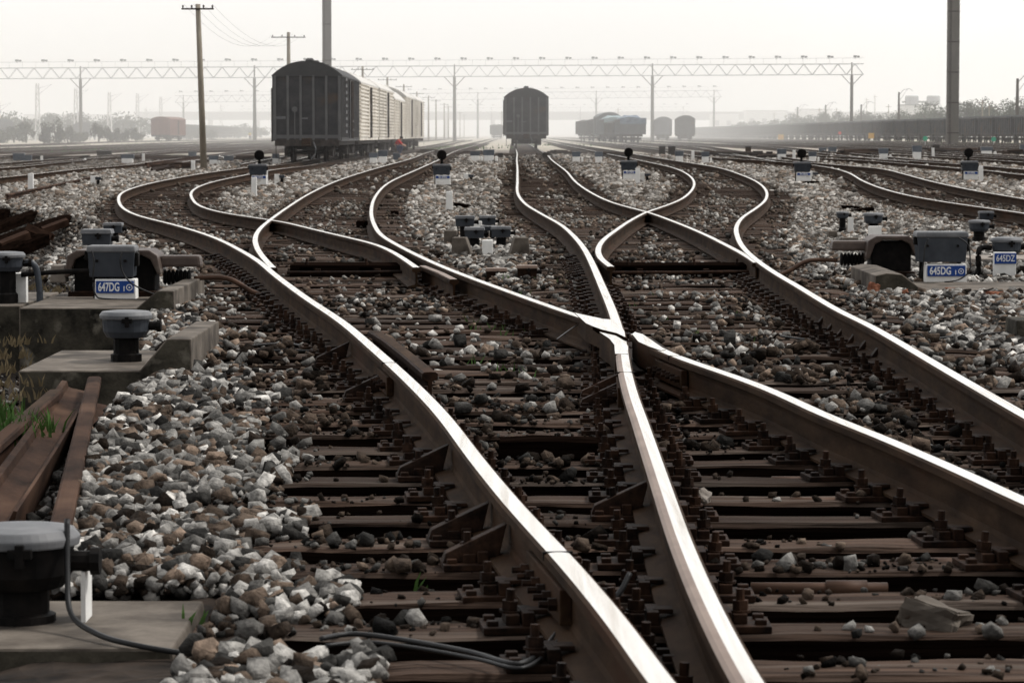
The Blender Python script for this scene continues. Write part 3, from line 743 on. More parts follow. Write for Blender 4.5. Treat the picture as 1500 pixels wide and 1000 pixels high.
# pale scratch marks on the front face
t=bpy.data.objects[-1] if False else None
Yf1,Yb1=4500*1.2/254,4500*1.2/231
platform('concrete_plinth','mossy concrete plinth with raised end under the 647DG1 box',Yf1,Yb1,
   [(xz(27,Yf1),-.85),(xz(27,Yf1),-.17),(xz(199,Yf1),-.17),(xz(230,Yf1),-.05),(xz(254,Yf1),-.05),(xz(256,Yf1),-.85)])
for nm,a,b,yy in (('pale',25,48,Yf),):
    pass
platform('concrete_plinth','dark concrete plinth at the left edge under a round cable box',22.1,24,
   [(xz(-90,22),-.9),(xz(-90,22),-.2),(xz(25,22),-.2),(xz(25,22),-.9)])
Yf3,Yb3=4500*1.25/757,4500*1.25/686
platform('concrete_slab','pale broken concrete slab in the bottom left corner',Yf3,Yb3,
   [(xz(-160,Yf3),-.36),(xz(-160,Yf3),-.22),(xz(247,Yf3),-.22),(xz(250,Yf3),-.25),(xz(248,Yf3),-.29)])
mb=MB(); mb.box((0,0,.11),(.16,.2,.22)); o=mb.build('concrete_footing',M['white'],None,bevel=.01); o.location=(xz(22,Yf3),Yf3-.12,-.56); tag(o,'whitewashed footing below the bottom left slab','footing')
relay_box(G(165,438,-.17),'grey relay box marked 647DG1 on a white base with thin cables hanging in front',('647DG','1'),w=.345,hb=.185,hp=.145,ped=.30)
t=[o for o in bpy.data.objects if o.get('label','').startswith('grey relay box marked 647DG1')][0]
wire(t,[(-.13,-.15,.36),(-.11,-.17,.28),(-.12,-.17,.15),(-.10,-.18,.04),(-.02,-.2,.012),(.3,-.22,.01),(.45,-.1,.015)],.006)
wire(t,[(.1,-.15,.36),(.08,-.17,.30),(.1,-.17,.2),(.17,-.18,.12),(.3,-.12,.05),(.42,0,.015)],.006)
cable_box(G(185,529,-.19),'round lidded cable box alone on the plinth with the cracked top',1.12,.13)
cable_box(G(10,445,-.2),'round cable box with white backing board and bent pipe at the left edge',1.1,.24,white=(.05,.13,.16,.22))
t=[o for o in bpy.data.objects if o.get('label','').startswith('round cable box with white backing')][0]
wire(t,[(.13,0,.30),(.18,0,.30),(.22,0,.25),(.24,0,.1),(.24,0,.0)],.025,'grey','pipe')
wire(t,[(.1,.05,.21),(.35,.05,.23),(.62,.05,.24),(.9,.1,.24)],.02,'black','conduit')
cable_box(G(143,372,-.2),'flat square cable box just behind the 647DG1 relay box',1.35,.09,square=True)
cable_box(G(166,352,-.2),'small square cable box on a stem, farthest of those behind the 647DG1 box',1.0,.09,square=True)
cable_box(G(30,915,-.23),'large round cable box in the bottom left corner, cable looping over the slab',1.22,.10,material='black')
t=[o for o in bpy.data.objects if o.get('label','').startswith('large round cable box')][0]
wire(t,[(.13,-.05,.28),(.14,-.12,.15),(.16,-.2,.06),(.24,-.32,.03),(.34,-.42,.02),(.48,-.44,.0),(.66,-.44,-.02),(1.0,-.35,.0),(1.3,-.3,.03),(1.5,-.3,.1),(1.56,-.25,.17)],.0075)
mb=MB(); mb.box((.165,.04,.07),(.012,.12,.14)); mb.build('white_block',M['white'],t)
# point machines
def point_machine(loc,label,flip=1,W_=.78):
    t=thing('point_machine',label,'point machine',loc)
    mb=MB(); mb.box((0,0,.12),(W_,.34,.26)); mb.build('housing',M['black'],t,bevel=.01)
    mb=MB(); h=.30
    pr=[(-W_/2-.06,.10),(-W_/2-.04,h-.04),(-W_/2+.03,h),(W_/2-.03,h),(W_/2+.03,h-.04),(W_/2+.06,.12),(W_/2+.03,.12),(W_/2-.02,h-.07),(W_/2-.09,h-.035),(-W_/2+.09,h-.035),(-W_/2+.02,h-.07),(-W_/2-.03,.10)]
    mb.prism(pr,-.26,.22); mb.build('hood',M['hood'],t,bevel=.012)
    mb=MB(); x0=flip*(W_/2+.03); mb.box((x0+flip*.15,0,.21),(.32,.2,.085),top=(.92,.9)); mb.build('rod_cover',M['hood'],t,bevel=.02)
    mb=MB()
    for k in range(7): mb.lathe([(.045,0),(.062,.012),(.045,.024)],n=12,tr=Matrix.Translation((x0+flip*(.02+k*.03),-.02,.09))@Matrix.Rotation(flip*PI/2,4,'Y'))
    mb.build('bellows',M['black'],t)
    wire(t,[(x0+flip*.25,-.02,.08),(x0+flip*.5,-.04,.08),(x0+flip*.7,-.1,-.02),(x0+flip*.85,-.12,-.06)],.02,'pipe','rod')
    mb=MB(); mb.box((0,-.05,-.04),(W_*1.1,.5,.07)); mb.build('mounting_plate',M['iron'],t,bevel=.006)
    return t
point_machine(G(172,423,-.12),'point machine under a rusty hood behind the 647DG1 relay box',1,.60)
t=[o for o in bpy.data.objects if o.get('label','').startswith('point machine under a rusty hood behind the 647')][0]
mb=MB(); mb.box((-.42,-.1,.12),(.12,.18,.13),top=(.85,.85)); mb.build('junction_box',M['edge'],t,bevel=.01)
point_machine(G(1302,395,-.12),'point machine with rusty hood and long rod cover left of the 645DG1 relay box',-1,.34)
# right group
Yr=4500*1.2/(422-197)
platform('concrete_plinth','flat concrete plinth with arched raised end under the 645DG1 and 645DZ boxes',Yr,Yr+1.7,
   [(xz(1282,Yr),-.5),(xz(1282,Yr),-.07),(xz(1300,Yr),-.05),(xz(1322,Yr),-.06),(xz(1356,Yr),-.20),(xz(1700,Yr),-.20),(xz(1700,Yr),-.5)])
relay_box(G(1378,413,-.19),'large grey relay box marked 645DG1 with cable down its front, on the right',('645DG','1'),w=.42,hb=.21,hp=.15,ped=.345)
t=[o for o in bpy.data.objects if o.get('label','').startswith('large grey relay box marked 645DG1')][0]
wire(t,[(-.13,-.15,.37),(-.16,-.17,.28),(-.17,-.18,.18),(-.19,-.15,.05)],.006)
wire(t,[(.12,-.15,.38),(.2,-.17,.32),(.22,-.17,.2),(.21,-.2,.1),(.12,-.22,.03),(.0,-.22,.01)],.006)
t=cable_box(G(1474,405,-.19),'cable box with blue 645DZ plate on its white block at the right edge',1.12,.2,white=(-.04,-.14,.19,.22))
mb=MB(); mb.box((-.04,-.192,.165),(.19,.012,.09)); s=mb.build('sign_plate',M['blue'],t,bevel=.002); text_mesh('645DZ',.078,M['signwhite'],s,loc=(-.04,-.2,.165),sx=.72,off=.001)
wire(t,[(-.13,0,.25),(-.22,0,.25),(-.25,-.02,.2),(-.25,-.02,.05),(-.33,-.05,.0),(-.45,-.05,.03),(-.55,-.05,.1)],.025,'black','pipe')
cable_box(G(1434,351,-.15),'round cable box on the pale slab behind the 645DG1 relay box',1.08,.1)
cable_box(G(1444,326,-.2),'small square cable box with a stem near the side track fastenings',.95,.05,square=True)
t=cable_box(G(1279,350,-.2),'round cable box behind a rust stained white block, left of the 645DG1 relay box',1.05,.2,white=(.0,-.18,.16,.17))
cable_box(G(1234,341,-.2),'narrow cable box on a thick stem beside a small white post',.72,.2)
mb=MB(); mb.box((0,0,.11),(.072,.06,.22)); o=mb.build('marker_block',M['white'],None,bevel=.004); o.location=G(1246,342,-.2); tag(o,'small white marker block beside the narrow cable box on the right','marker')
def block(name,label,loc,dims,m='conc',rz=0,top=(1,1),topoff=(0,0),cat='concrete block',bev=.01,rx=0):
    mb=MB(); mb.box((0,0,dims[2]/2-.04),(dims[0],dims[1],dims[2]+.08),top=top,topoff=topoff); o=mb.build(name,M[m],None,bevel=bev); o.location=loc; o.rotation_euler=(rx,0,rz); tag(o,label,cat); return o
block('concrete_slab','pale concrete slab behind the 645DG1 relay box',G(1480,388,-.22),(.9,.9,.08),'edge')
block('concrete_block','small sloped concrete block left of the narrow cable box',G(1219,352,-.22),(.17,.2,.12),'conc',0,(.6,.9))
block('concrete_block','square concrete block in front of the narrow cable box',G(1244,367,-.22),(.2,.22,.15),'conc',.1,(.85,.85))
block('concrete_block','dark notched concrete block cut by the right edge of the ballast',G(1495,500,-.22),(.12,.5,.14),'concside',0,(1,.8))
# centre cluster
t=cable_box(G(681,362,-.2),'tall square cable box on a stem, left rear one of the centre cluster',.95,.24,square=True)
wire(t,[(-.09,0,.25),(-.08,0,.15),(-.14,0,.06),(-.17,0,.0)],.008)
t=cable_box(G(714,345,-.2),'square cable box right rear in the centre cluster',.95,.14,square=True)
wire(t,[(-.1,0,.2),(-.2,0,.19),(-.3,0,.15)],.008)
cable_box(G(695,366,-.2),'square cable box at the front left of the centre cluster with looping cables',.95,.13,square=True)
t=[o for o in bpy.data.objects if o.get('label','').startswith('square cable box at the front left')][0]
wire(t,[(.08,-.05,.1),(.12,-.08,.05),(.2,-.08,.0),(.12,-.06,.12)],.007)
cable_box(G(734,366,-.2),'square cable box at the front right of the centre cluster by the sloped block',.95,.14,square=True)
for k,(px,pw) in enumerate(((711,.05),(721,.05))):
    cable_box(G(px,356,-.2),('left narrow round cable box in the middle of the centre cluster','right narrow round cable box in the middle of the centre cluster')[k],.5,.15,latch=False)
block('marker_block','white block behind the centre cluster of cable boxes',G(699,347,-.16),(.12,.06,.20),'white',cat='marker')
block('marker_block','white split block between the two front boxes of the centre cluster',G(714,368,-.14),(.11,.08,.12),'white',.05,cat='marker')
block('concrete_block','small concrete block at the far left of the centre cluster',G(661,356,-.17),(.17,.2,.15),'conc',-.1,(.9,.8))
block('concrete_block','sloped concrete block at the front left of the centre cluster',G(679,371,-.17),(.24,.25,.17),'conc',-.1,(.6,.8),(-.04,0))
block('concrete_block','sloped concrete block at the right end of the centre cluster',G(759,371,-.17),(.24,.25,.17),'conc',.1,(.6,.8),(.03,0))
cable_box(G(727,415,-.24),'rusty brown cable box low in the grass, left one of the pair',.78,.03,square=True,material='iron')
cable_box(G(772,417,-.24),'tilted brown cable box low in the grass, right one of the pair',.74,.07,square=True,material='iron')
# dwarf signals with relay boxes
def dwarf(px,py,label,hx=0,sc=1.0,post=None):
    p=W(px,py,-.10); 
    t=relay_box(tuple(p),label,('B130G',),w=.42,hb=.21,hp=.21,ped=.36,cat='dwarf signal',name='dwarf_signal',ring_=False,txtsx=.85)
    mb=MB(); mb.tube([(hx,.2,0),(hx,.2,.60)],.022,8); mb.lathe([(.05,.42),(.028,.60)],c=(hx,.2,0),n=10); mb.build('post',M['black'],t)
    mb=MB(); mb.lathe([(.05,-.09),(.105,-.07),(.12,.0),(.12,.05),(.10,.06),(.03,.065)],n=20,tr=Matrix.Translation((hx,.2,.70))@Matrix.Rotation(PI/2,4,'X')); hd=mb.build('signal_head',M['black'],t)
    mb=MB(); mb.lathe([(.055,0),(.05,.015),(.02,.02)],n=14,tr=Matrix.Translation((hx,.17,.70))@Matrix.Rotation(PI/2,4,'X')); mb.build('lens',M['black'],hd)
    return t
dwarf(647,270,'black disc dwarf signal behind its relay box just left of the lone boxcar track')
dwarf(378,270,'leftmost black disc dwarf signal, beside the left boxcar track with two white posts',.02)
dwarf(921,262,'black disc dwarf signal inside the tight bend, a white post before it')
dwarf(1175,265,'black disc dwarf signal in front of the side track, second from the right')
dwarf(1420,263,'rightmost black disc dwarf signal with a white post beside it')
def post(px,py,h,label,w=.12,m='paint',dz=-.17,rx=0):
    mb=MB(); mb.box((0,0,(h)/2-.06),(w,w*.8,h+.12-.05),top=(.92,.92)); mb.lathe([(w*.46,0),(w*.4,.03),(w*.2,.055)],c=(0,0,h-.09+.0),n=12)
    o=mb.build('marker_post',M[m],None,bevel=.008); o.location=G(px,py,dz); o.rotation_euler=(rx,random.uniform(-.03,.03),0); tag(o,label,'marker post')
post(658,308,.36,'white round topped marker post in the ballast in front of the centre dwarf signal')
post(372,287,.42,'white marker post in front of the leftmost dwarf signal')
post(389,270,.42,'white marker post just right of the leftmost dwarf signal')
post(934,270,.43,'white marker post in front of the dwarf signal inside the tight bend')
post(1437,265,.42,'white marker post just right of the rightmost dwarf signal')
post(45,283,.46,'square white marker post on the slope at the far left')
for px,py,l in ((413,270,'leftmost dwarf signal'),(690,269,'dwarf signal left of the lone boxcar'),(948,267,'dwarf signal inside the tight bend'),(1194,265,'dwarf signal by the side track'),(144,273,'square white post on the left slope')):
    t=cable_box(G(px,py,-.2),'tiny black cable box with white block, by the '+l,.6,.16,square=True,latch=False,white=(-.13,0,.12,.26))
# row of far equipment boxes: (px, py base, width px, height px, kind)
EQ=[(28,236,16,12,'g','pair of squat grey boxes far left, the larger one'),(41,236,11,9,'g','smaller squat grey box right of the larger one, far left'),
(153,229,20,8,'d','low dark double cabinet beyond the left tracks'),(187,238,18,12,'w','grey box with white feet left of the concrete pole'),
(282,232,11,10,'g','small grey box just left of the concrete pole'),(313,240,13,12,'w','grey box with white foot just right of the concrete pole'),
(335,236,13,8,'g','low pale grey box behind the left tracks near the pole'),(404,239,10,14,'w','upright grey box before the left boxcar wheels'),
(547,238,12,14,'w','grey box with white feet right of the train, left of three'),(561,238,13,18,'w','tallest grey box right of the train, middle of three'),(581,235,10,11,'g','grey box right of the train, right of three'),
(696,235,14,14,'w','grey box left of a pair beside the lone boxcar'),(716,236,16,17,'w','grey box on a white base, right of a pair beside the lone boxcar'),
(844,237,12,15,'w','grey box on white base right of the lone boxcar'),(877,237,11,15,'w','upright grey box second right of the lone boxcar'),
(970,227,9,13,'d','dark upright cabinet beyond the tight bend, left one of a pair'),(984,228,10,14,'d','dark upright cabinet beyond the tight bend, right one of a pair'),
(995,236,12,15,'w','grey box on a tall white base beyond the tight bend'),(1033,237,11,15,'w','grey box with two white stones above the outer bend'),
(1096,227,8,13,'r','brownish upright cabinet beyond the tracks right of centre'),(1145,233,13,15,'w','grey capped box on white blocks left of the fourth dwarf signal'),
(1190,236,11,14,'w','grey box just right of the fourth dwarf signal'),(1205,223,11,7,'g','low grey box far behind the side track'),(1219,224,12,9,'g','pale grey box far behind the side track'),
(1294,233,13,16,'w','grey box on white base left of the tall mast'),(1343,232,13,19,'w','tall grey box between white stones left of the tall mast'),
(1371,222,10,10,'d','dark small box at the foot of the tall mast'),(1445,227,16,12,'w','grey box right of the tall mast'),(1375,208,10,6,'d','tiny dark box in the haze left of the tall mast'),(1477,209,9,7,'d','tiny dark box in the haze near the right edge'),
(1498,225,8,14,'g','grey box cut by the right edge'),(1110,229,14,8,'d','low dark box pair right of the brownish cabinet'),(1127,231,9,9,'d','dark box beside the white blocks right of centre'),(800,231,10,8,'d','dark low box at the far end of the lone boxcar track'),(733,231,8,7,'d','dark low box left of the lone boxcar track rails')]
for px,py,wp,hp_,k,lab in EQ:
    p=W(px,py,-.11); s=F/p.y; w=wp/s; h=hp_/s
    t=thing('equipment_box',lab,'equipment box',tuple(p))
    hb=h*(.52 if k=='w' else .95); z0=h-hb
    mb=MB(); mb.box((0,0,z0+hb*.45),(w,w*.7,hb*.9),top=(1.05,1.03)); mb.build('housing',M['midgrey' if k in'gw' else ('rust' if k=='r' else 'under')],t,bevel=.02)
    mb=MB(); mb.box((0,0,z0+hb*.93),(w*1.12,w*.8,hb*.12),top=(.95,.9)); mb.build('lid',M['greylid' if k in'gw' else 'wagonroof'],t,bevel=.015)
    if k=='w':
        mb=MB(); mb.box((0,-.02,z0*.5-.06),(w*.88,w*.7,z0+.12)); mb.build('base_block',M['paint'],t,bevel=.02)
        if random.random()<.6:
            mb=MB(); mb.box((w*.7,-.3,z0*.4),(w*.28,w*.3,z0*.95),top=(.8,.8)); mb.build('white_stone',M['white'],t,bevel=.03)
for px,py,h,lab in ((210,237,.45,'tiny white stake among the boxes left of the pole'),(61,236,.3,'tiny white stake near the far left boxes'),(1015,236,.5,'small white stake beyond the tight bend'),(1163,235,.5,'small white stake left of the fourth dwarf signal'),(1367,232,.55,'short pale stake left of the tall mast'),(283,252,.42,'short pale stake beside the foot of the concrete pole')):
    post(px,py,h,lab,.14)

# ------------------------------------------------------------------ loose things
def timber(px,py,L,w,h,rz,label,m='woodside',dz=-.2,ry=0,name='timber_offcut',cat='timber'):
    o=sleeper_mesh(-L/2,L/2,0,w,h,True).build(name,M[m],None); o.location=tuple(W(px,py,dz)+Vector((0,0,h))); o.rotation_euler=(0,ry,rz); tag(o,label,cat); return o
timber(805,668,.37,.14,.075,.03,'short dark timber offcut lying between the rails left of the frog rail','woodside',-.18)
timber(612,312,.34,.12,.08,.1,'short black timber offcut left of the white post',dz=-.2)
timber(578,316,.13,.12,.09,.1,'tiny black block of timber left of the offcut in the ballast',dz=-.2)
timber(680,304,.40,.12,.07,-.25,'black timber leaning on the white round topped post',dz=-.19,ry=.15)
timber(1262,311,.42,.12,.07,.4,'charred timber offcut lying on the heap by the side track',dz=-.2,ry=-.15)
timber(1248,306,.36,.11,.06,-.3,'second charred timber crossing under the first by the side track',dz=-.2,ry=.1)
timber(1190,272,.3,.2,.12,.5,'dark lump of wood before the fourth dwarf signal',dz=-.22)
timber(345,289,.3,.14,.08,-.3,'dark wood scrap near the leftmost dwarf signal')
timber(530,335,.10,.14,.12,.9,'rusty wedge block leaning near the inner left rail',dz=-.2)
for k,(px,py,rz,l) in enumerate(((22,362,-.9,'rusty brown channel offcut lowest on the left slope'),(57,350,1.3,'rusty brown channel offcut in the middle on the left slope'),(82,340,-1.1,'rusty brown channel offcut highest on the left slope'))):
    mb=MB(); mb.prism([(-.07,0),(-.05,.09),(.05,.09),(.07,0),(.045,0),(.035,.07),(-.035,.07),(-.045,0)],-.2,.2)
    o=mb.build('channel_offcut',M['oldrust'],None,bevel=.003); o.location=tuple(W(px,py,-.27)+Vector((0,0,.05))); o.rotation_euler=(.35,.25,rz); tag(o,l,'steel scrap')
# timbers and old rails dumped on the dark left slope
for k,(a,b,l) in enumerate((((-60,400),(62,352),'thick black sleeper dumped at the bottom of the dark left slope'),((-50,330),(88,290),'long charred beam lying across the dark left slope'),((-40,372),(100,322),'old black sleeper dumped on the dark left slope, lowest'),((-30,345),(92,300),'old black sleeper dumped on the dark left slope, middle one'),((-40,318),(70,300),'old black sleeper dumped on the dark left slope, upper one'),((-20,300),(40,278),'broken black sleeper behind the white post on the left'))):
    A=W(*a,-.32); B_=W(*b,-.26); mb=MB(); d=B_-A
    L=d.length; o=sleeper_mesh(-L/2,L/2,0,.2,.15,True).build('discarded_sleeper',[M['woodside'],M['woodside']],None); o.location=(A+B_)/2+Vector((0,0,.09)); o.rotation_euler=(0,-math.asin(d.z/L),math.atan2(d.y,d.x)); tag(o,l,'sleeper')
def scrap_rail(a,b,label,roll,lift=.0,mats=None,sc=1.0,dz=-.36,grp=None,bend=0,hole=False):
    A=W(*a,dz)+Vector((0,0,lift)); B_=W(*b,dz)+Vector((0,0,lift))
    d=B_-A; L=d.length; n=len(PROF); k=12; vs=[];fs=[];mi=[]
    cr,sr=math.cos(roll),math.sin(roll)
    for i in range(k+1):
        for (u,v) in PROF:
            v=(v+.08)*sc; u=u*sc; X_=u*cr-v*sr+bend*math.sin(PI*i/k); Z_=u*sr+v*cr
            vs.append((X_, L*i/k, Z_+.08*sc))
    for i in range(k):
        for j in range(n): fs.append((i*n+j,i*n+(j+1)%n,(i+1)*n+(j+1)%n,(i+1)*n+j)); mi.append(PM[j])
    fs+=[tuple(range(n))[::-1],tuple(k*n+j for j in range(n))]; mi+=[1,1]
    mb=MB(); mb.v=vs; mb.f=fs; mb.m=mi
    o=mb.build('scrap_rail',mats or [M['rust'],M['oldrust']],None); o.location=A; o.rotation_mode='QUATERNION'; o.rotation_quaternion=d.to_track_quat('Y','Z'); tag(o,label,'scrap rail',grp); return o
scrap_rail((-75,800),(82,640),'scrap rail with greyish head, leftmost of the pile in the lower left',0,.06)
scrap_rail((-20,840),(112,615),'rusty scrap rail lying on its side with drilled web, middle of the pile',1.35,.06,[M['oldrust'],M['oldrust']],1.05,bend=.01)
scrap_rail((88,880),(139,618),'rust red tapered scrap rail, rightmost of the pile next to the stones',.0,.07,[M['oldrust'],M['oldrust']],.95)
scrap_rail((-60,730),(40,655),'thin rusty rail end showing at the grass edge of the scrap pile',.9,.02,[M['oldrust'],M['oldrust']],.9)
scrap_rail((10,298),(137,268),'old rusty rail lying on the slope behind the square white post',0,.02,[M['oldrust'],M['oldrust']],1.0,-.22)
scrap_rail((215,250),(290,237),'old rusty rail on top of the heap left of the pole',.3,.1,[M['oldrust'],M['oldrust']],1.3,-.2)
scrap_rail((225,254),(272,242),'second rusty rail lower in the heap left of the pole',1.2,.0,[M['oldrust'],M['iron']],1.3,-.2)
# left rails H
for k,(pts,lab) in enumerate((([(-60,266),(0,260),(67,253),(133,246),(200,240.5),(283,235),(333,231)],'rusty rail running left across the yard just above the square white post'),([(-60,251),(0,246),(67,240),(133,234),(187,230),(240,227)],'farther rusty rail running left across the yard'))):
    ys,xs=curve(pts,far=[(-14.7+k*1.5-2,175),(-14+k*1.5,300)]); z=np.array([T(a,b) for a,b in zip(xs,ys)])
    sweep('rail',xs,ys,z,lab)
for k,(pts,lab) in enumerate((([(1560,252),(1500,248),(1450,243.5),(1400,240),(1333,235.5),(1267,231),(1200,228),(1120,225)],'long rusty rail behind the side track, passing below the tall mast'),([(1560,260),(1500,256),(1450,250),(1400,246),(1333,240),(1267,235),(1200,231.5)],'second long rusty rail behind the side track'),([(1560,237),(1500,233),(1400,228),(1350,224.5),(1280,221)],'faint rail crossing behind the rightmost dwarf signal'),([(1560,242),(1500,237.5),(1400,231),(1350,228),(1270,224)],'faint second rail crossing behind the rightmost dwarf signal'))):
    ys,xs=curve(pts,sig=.02); z=np.array([T(a,b) for a,b in zip(xs,ys)])
    sweep('rail',xs,ys,z,lab)
# bricks and big stones
def rock(px,py,size,label,m,dz=-.2,name='brick_piece',cat='brick',box=False,rz=0.4,color=None,stretch=(1,1,1)):
    bm=bmesh.new()
    if box: bmesh.ops.create_cube(bm,size=2); 
    else:
        for i in range(18):
            v=Vector((random.gauss(0,1),random.gauss(0,1),random.gauss(0,1))).normalized(); bm.verts.new(v)
        r=bmesh.ops.convex_hull(bm,input=bm.verts)
    bmesh.ops.bevel(bm,geom=bm.edges[:],offset=.12,segments=2,affect='EDGES',clamp_overlap=True)
    bmesh.ops.triangulate(bm,faces=bm.faces); bmesh.ops.subdivide_edges(bm,edges=bm.edges,cuts=4,use_grid_fill=True)
    for v in bm.verts:
        v.co+=v.co.normalized()*(noise.noise(v.co*1.6+Vector((px,0,0)))*.30+noise.noise(v.co*6)*.07); v.co=Vector((v.co.x*stretch[0],v.co.y*stretch[1],v.co.z*stretch[2]))*size
    me=bpy.data.meshes.new(name); bm.to_mesh(me); bm.free(); me.materials.append(m)
    o=bpy.data.objects.new(name,me); COL.objects.link(o); o.location=tuple(W(px,py,dz)+Vector((0,0,size*stretch[2]*.8))); o.rotation_euler=(random.uniform(-.3,.3),random.uniform(-.3,.3),rz); tag(o,label,cat)
rock(1279,432,.05,'upright orange red brick piece in the ballast left of the 645DG1 plinth',M['brick'],box=True,stretch=(.8,.6,1))
rock(1325,434,.035,'small orange brick chip below the 645DG1 relay box',M['brick'])
rock(1456,438,.06,'flat orange brick piece in the ballast at the right',M['brick'],box=True,stretch=(1.1,.7,.5))
rock(1132,446,.05,'reddish stone just left of the outer right rail',M['brick'],stretch=(1.2,.8,.5))
rock(1390,425,.04,'dull red brick chip at the foot of the 645DG1 base',M['brick'],stretch=(1.2,.8,.5))
rock(1368,925,.072,'big angular broken concrete chunk between the rails at the lower right',M['conc'],box=True,stretch=(1.0,.8,.55),rz=-.5,name='concrete_chunk',cat='concrete')
rock(1030,742,.035,'pale rounded stone beside the worn frog rail',M['edge'],name='stone',cat='stone')
# pipe between sleepers at the right
for k,(px0,py0,px1,lab) in enumerate(((1045,707,1200,'thin rusty pipe lying between sleepers right of the frog rail, upper one'),(1040,738,1255,'rusty pipe between sleepers right of the frog rail, second from the top'),(1085,828,1500,'rusty pipe with a collar between sleepers at the right'),(1100,862,1300,'rusty pipe between sleepers at the lower right'))):
    a=W(px0,py0,-.2); b=W(px1,py0,-.2); mb=MB(); mb.tube([a,b],.018,10); mb.tube([a+(b-a)*.55,a+(b-a)*.85],.024,10); o=mb.build('rusty_pipe',M['pipe'],None,smooth=True); tag(o,lab,'pipe')
# loose cables
def ground_cable(pts,lab,r=.01,dz=-.18):
    P=[W(a,b,dz) for a,b in pts]; o=wire(None,P,r*.6,'cable','loose_cable'); tag(o,lab,'cable')
ground_cable([(470,935),(520,928),(600,938),(690,955),(760,972),(800,945),(830,905),(845,880)],'pair of black bond cables looping to the rail joint at the bottom centre',.011,-.15)
ground_cable([(478,945),(540,940),(620,950),(700,965),(765,978),(806,950),(838,908)],'lower black bond cable looping beside the first at the bottom centre',.008,-.15)
ground_cable([(335,510),(380,505),(420,503),(450,509),(470,520)],'black cable lying on the ballast left of the big curved rail',.012,-.17)
ground_cable([(330,520),(390,514),(460,514)],'thin pipe like cable beside the black cable left of the curved rail',.014,-.17)
ground_cable([(1130,490),(1180,497),(1250,502),(1350,497),(1470,487),(1520,486)],'black cable crossing the ballast toward the notched block at the right',.012,-.17)
ground_cable([(815,497),(830,486),(842,478),(850,474)],'thin bond wire arching to the nose of the centre frog',.005,-.05)
ground_cable([(1180,400),(1230,408),(1290,402),(1330,410)],'thin cable draped in front of the right point machine',.008,-.17)
# grass
def grass(pts,label,h,n,m,spread=.12,name='grass_tuft'):
    mb=MB()
    for (px,py) in pts:
        c=W(px,py,-.22)
        for i in range(n):
            a=random.uniform(0,2*PI); r=random.uniform(0,spread); x=c.x+math.cos(a)*r; y=c.y+math.sin(a)*r; hh=h*random.uniform(.5,1.2); w=.004+.004*random.random(); le=random.uniform(-.5,.5)*hh; le2=random.uniform(-.3,.3)*hh
            z=c.z-.02; mb.add([(x-w,y,z),(x+w,y,z),(x+w*.8+le*.35,y+le2*.3,z+hh*.55),(x-w*.8+le*.35,y+le2*.3,z+hh*.55),(x+le,y+le2,z+hh)],[(0,1,2,3),(3,2,4)])
    o=mb.build(name,M[m],None); tag(o,label,'grass',None,'stuff'); return o
grass([(688,480),(700,492),(720,488),(735,500),(755,470),(760,440),(740,415),(790,420),(830,425),(850,430),(700,540),(730,555),(765,560),(780,500),(845,440)],'sparse green grass blades between the left and centre curved rails',.10,7,'grass',.09)
grass([(930,455),(975,475),(1010,498),(1060,505),(1105,508),(1320,575),(1330,580),(960,440),(1085,470)],'sparse green blades right of the centre frog',.08,6,'grass',.07)
grass([(345,880),(285,905),(510,905),(610,860)],'a few green blades in the foreground ballast',.06,4,'grass',.03)
grass([(10,650),(35,645),(-10,650),(45,635),(0,620)],'green grass beside the scrap rails at the left edge',.12,45,'grass',.13)
grass([(5,520),(15,540),(-5,560),(20,500),(100,400),(60,405),(150,402),(40,420),(80,425),(0,600),(15,580)],'dry brown grass around the left concrete plinths',.06,34,'drygrass',.25)
def far_grass(): 
    mb=MB()
    for (px,py,sp,n) in ((110,220,2,150),(140,223,1.5,100),(130,216,4,100),(645,219,2.5,160),(625,217,2.5,100),(1180,211,6,150),(1300,210,7,200),(1440,210,6,200),(800,213,3,100),(540,222,1,60),(30,222,4,100),(350,211,10,200),(1000,209,9,150)):
        c=W(px,py,-.22)
        for i in range(n):
            x=c.x+random.gauss(0,sp); y=c.y+random.gauss(0,sp*3); hh=random.uniform(.12,.35); w=.06
            z=float(GZ(x,y))-.03; mb.add([(x-w,y,z),(x+w,y,z),(x+random.uniform(-.1,.1),y,z+hh)],[(0,1,2)])
    o=mb.build('far_grass',M['grass'],None); tag(o,'patches of green grass between the far hazy tracks','grass',None,'stuff')
far_grass()
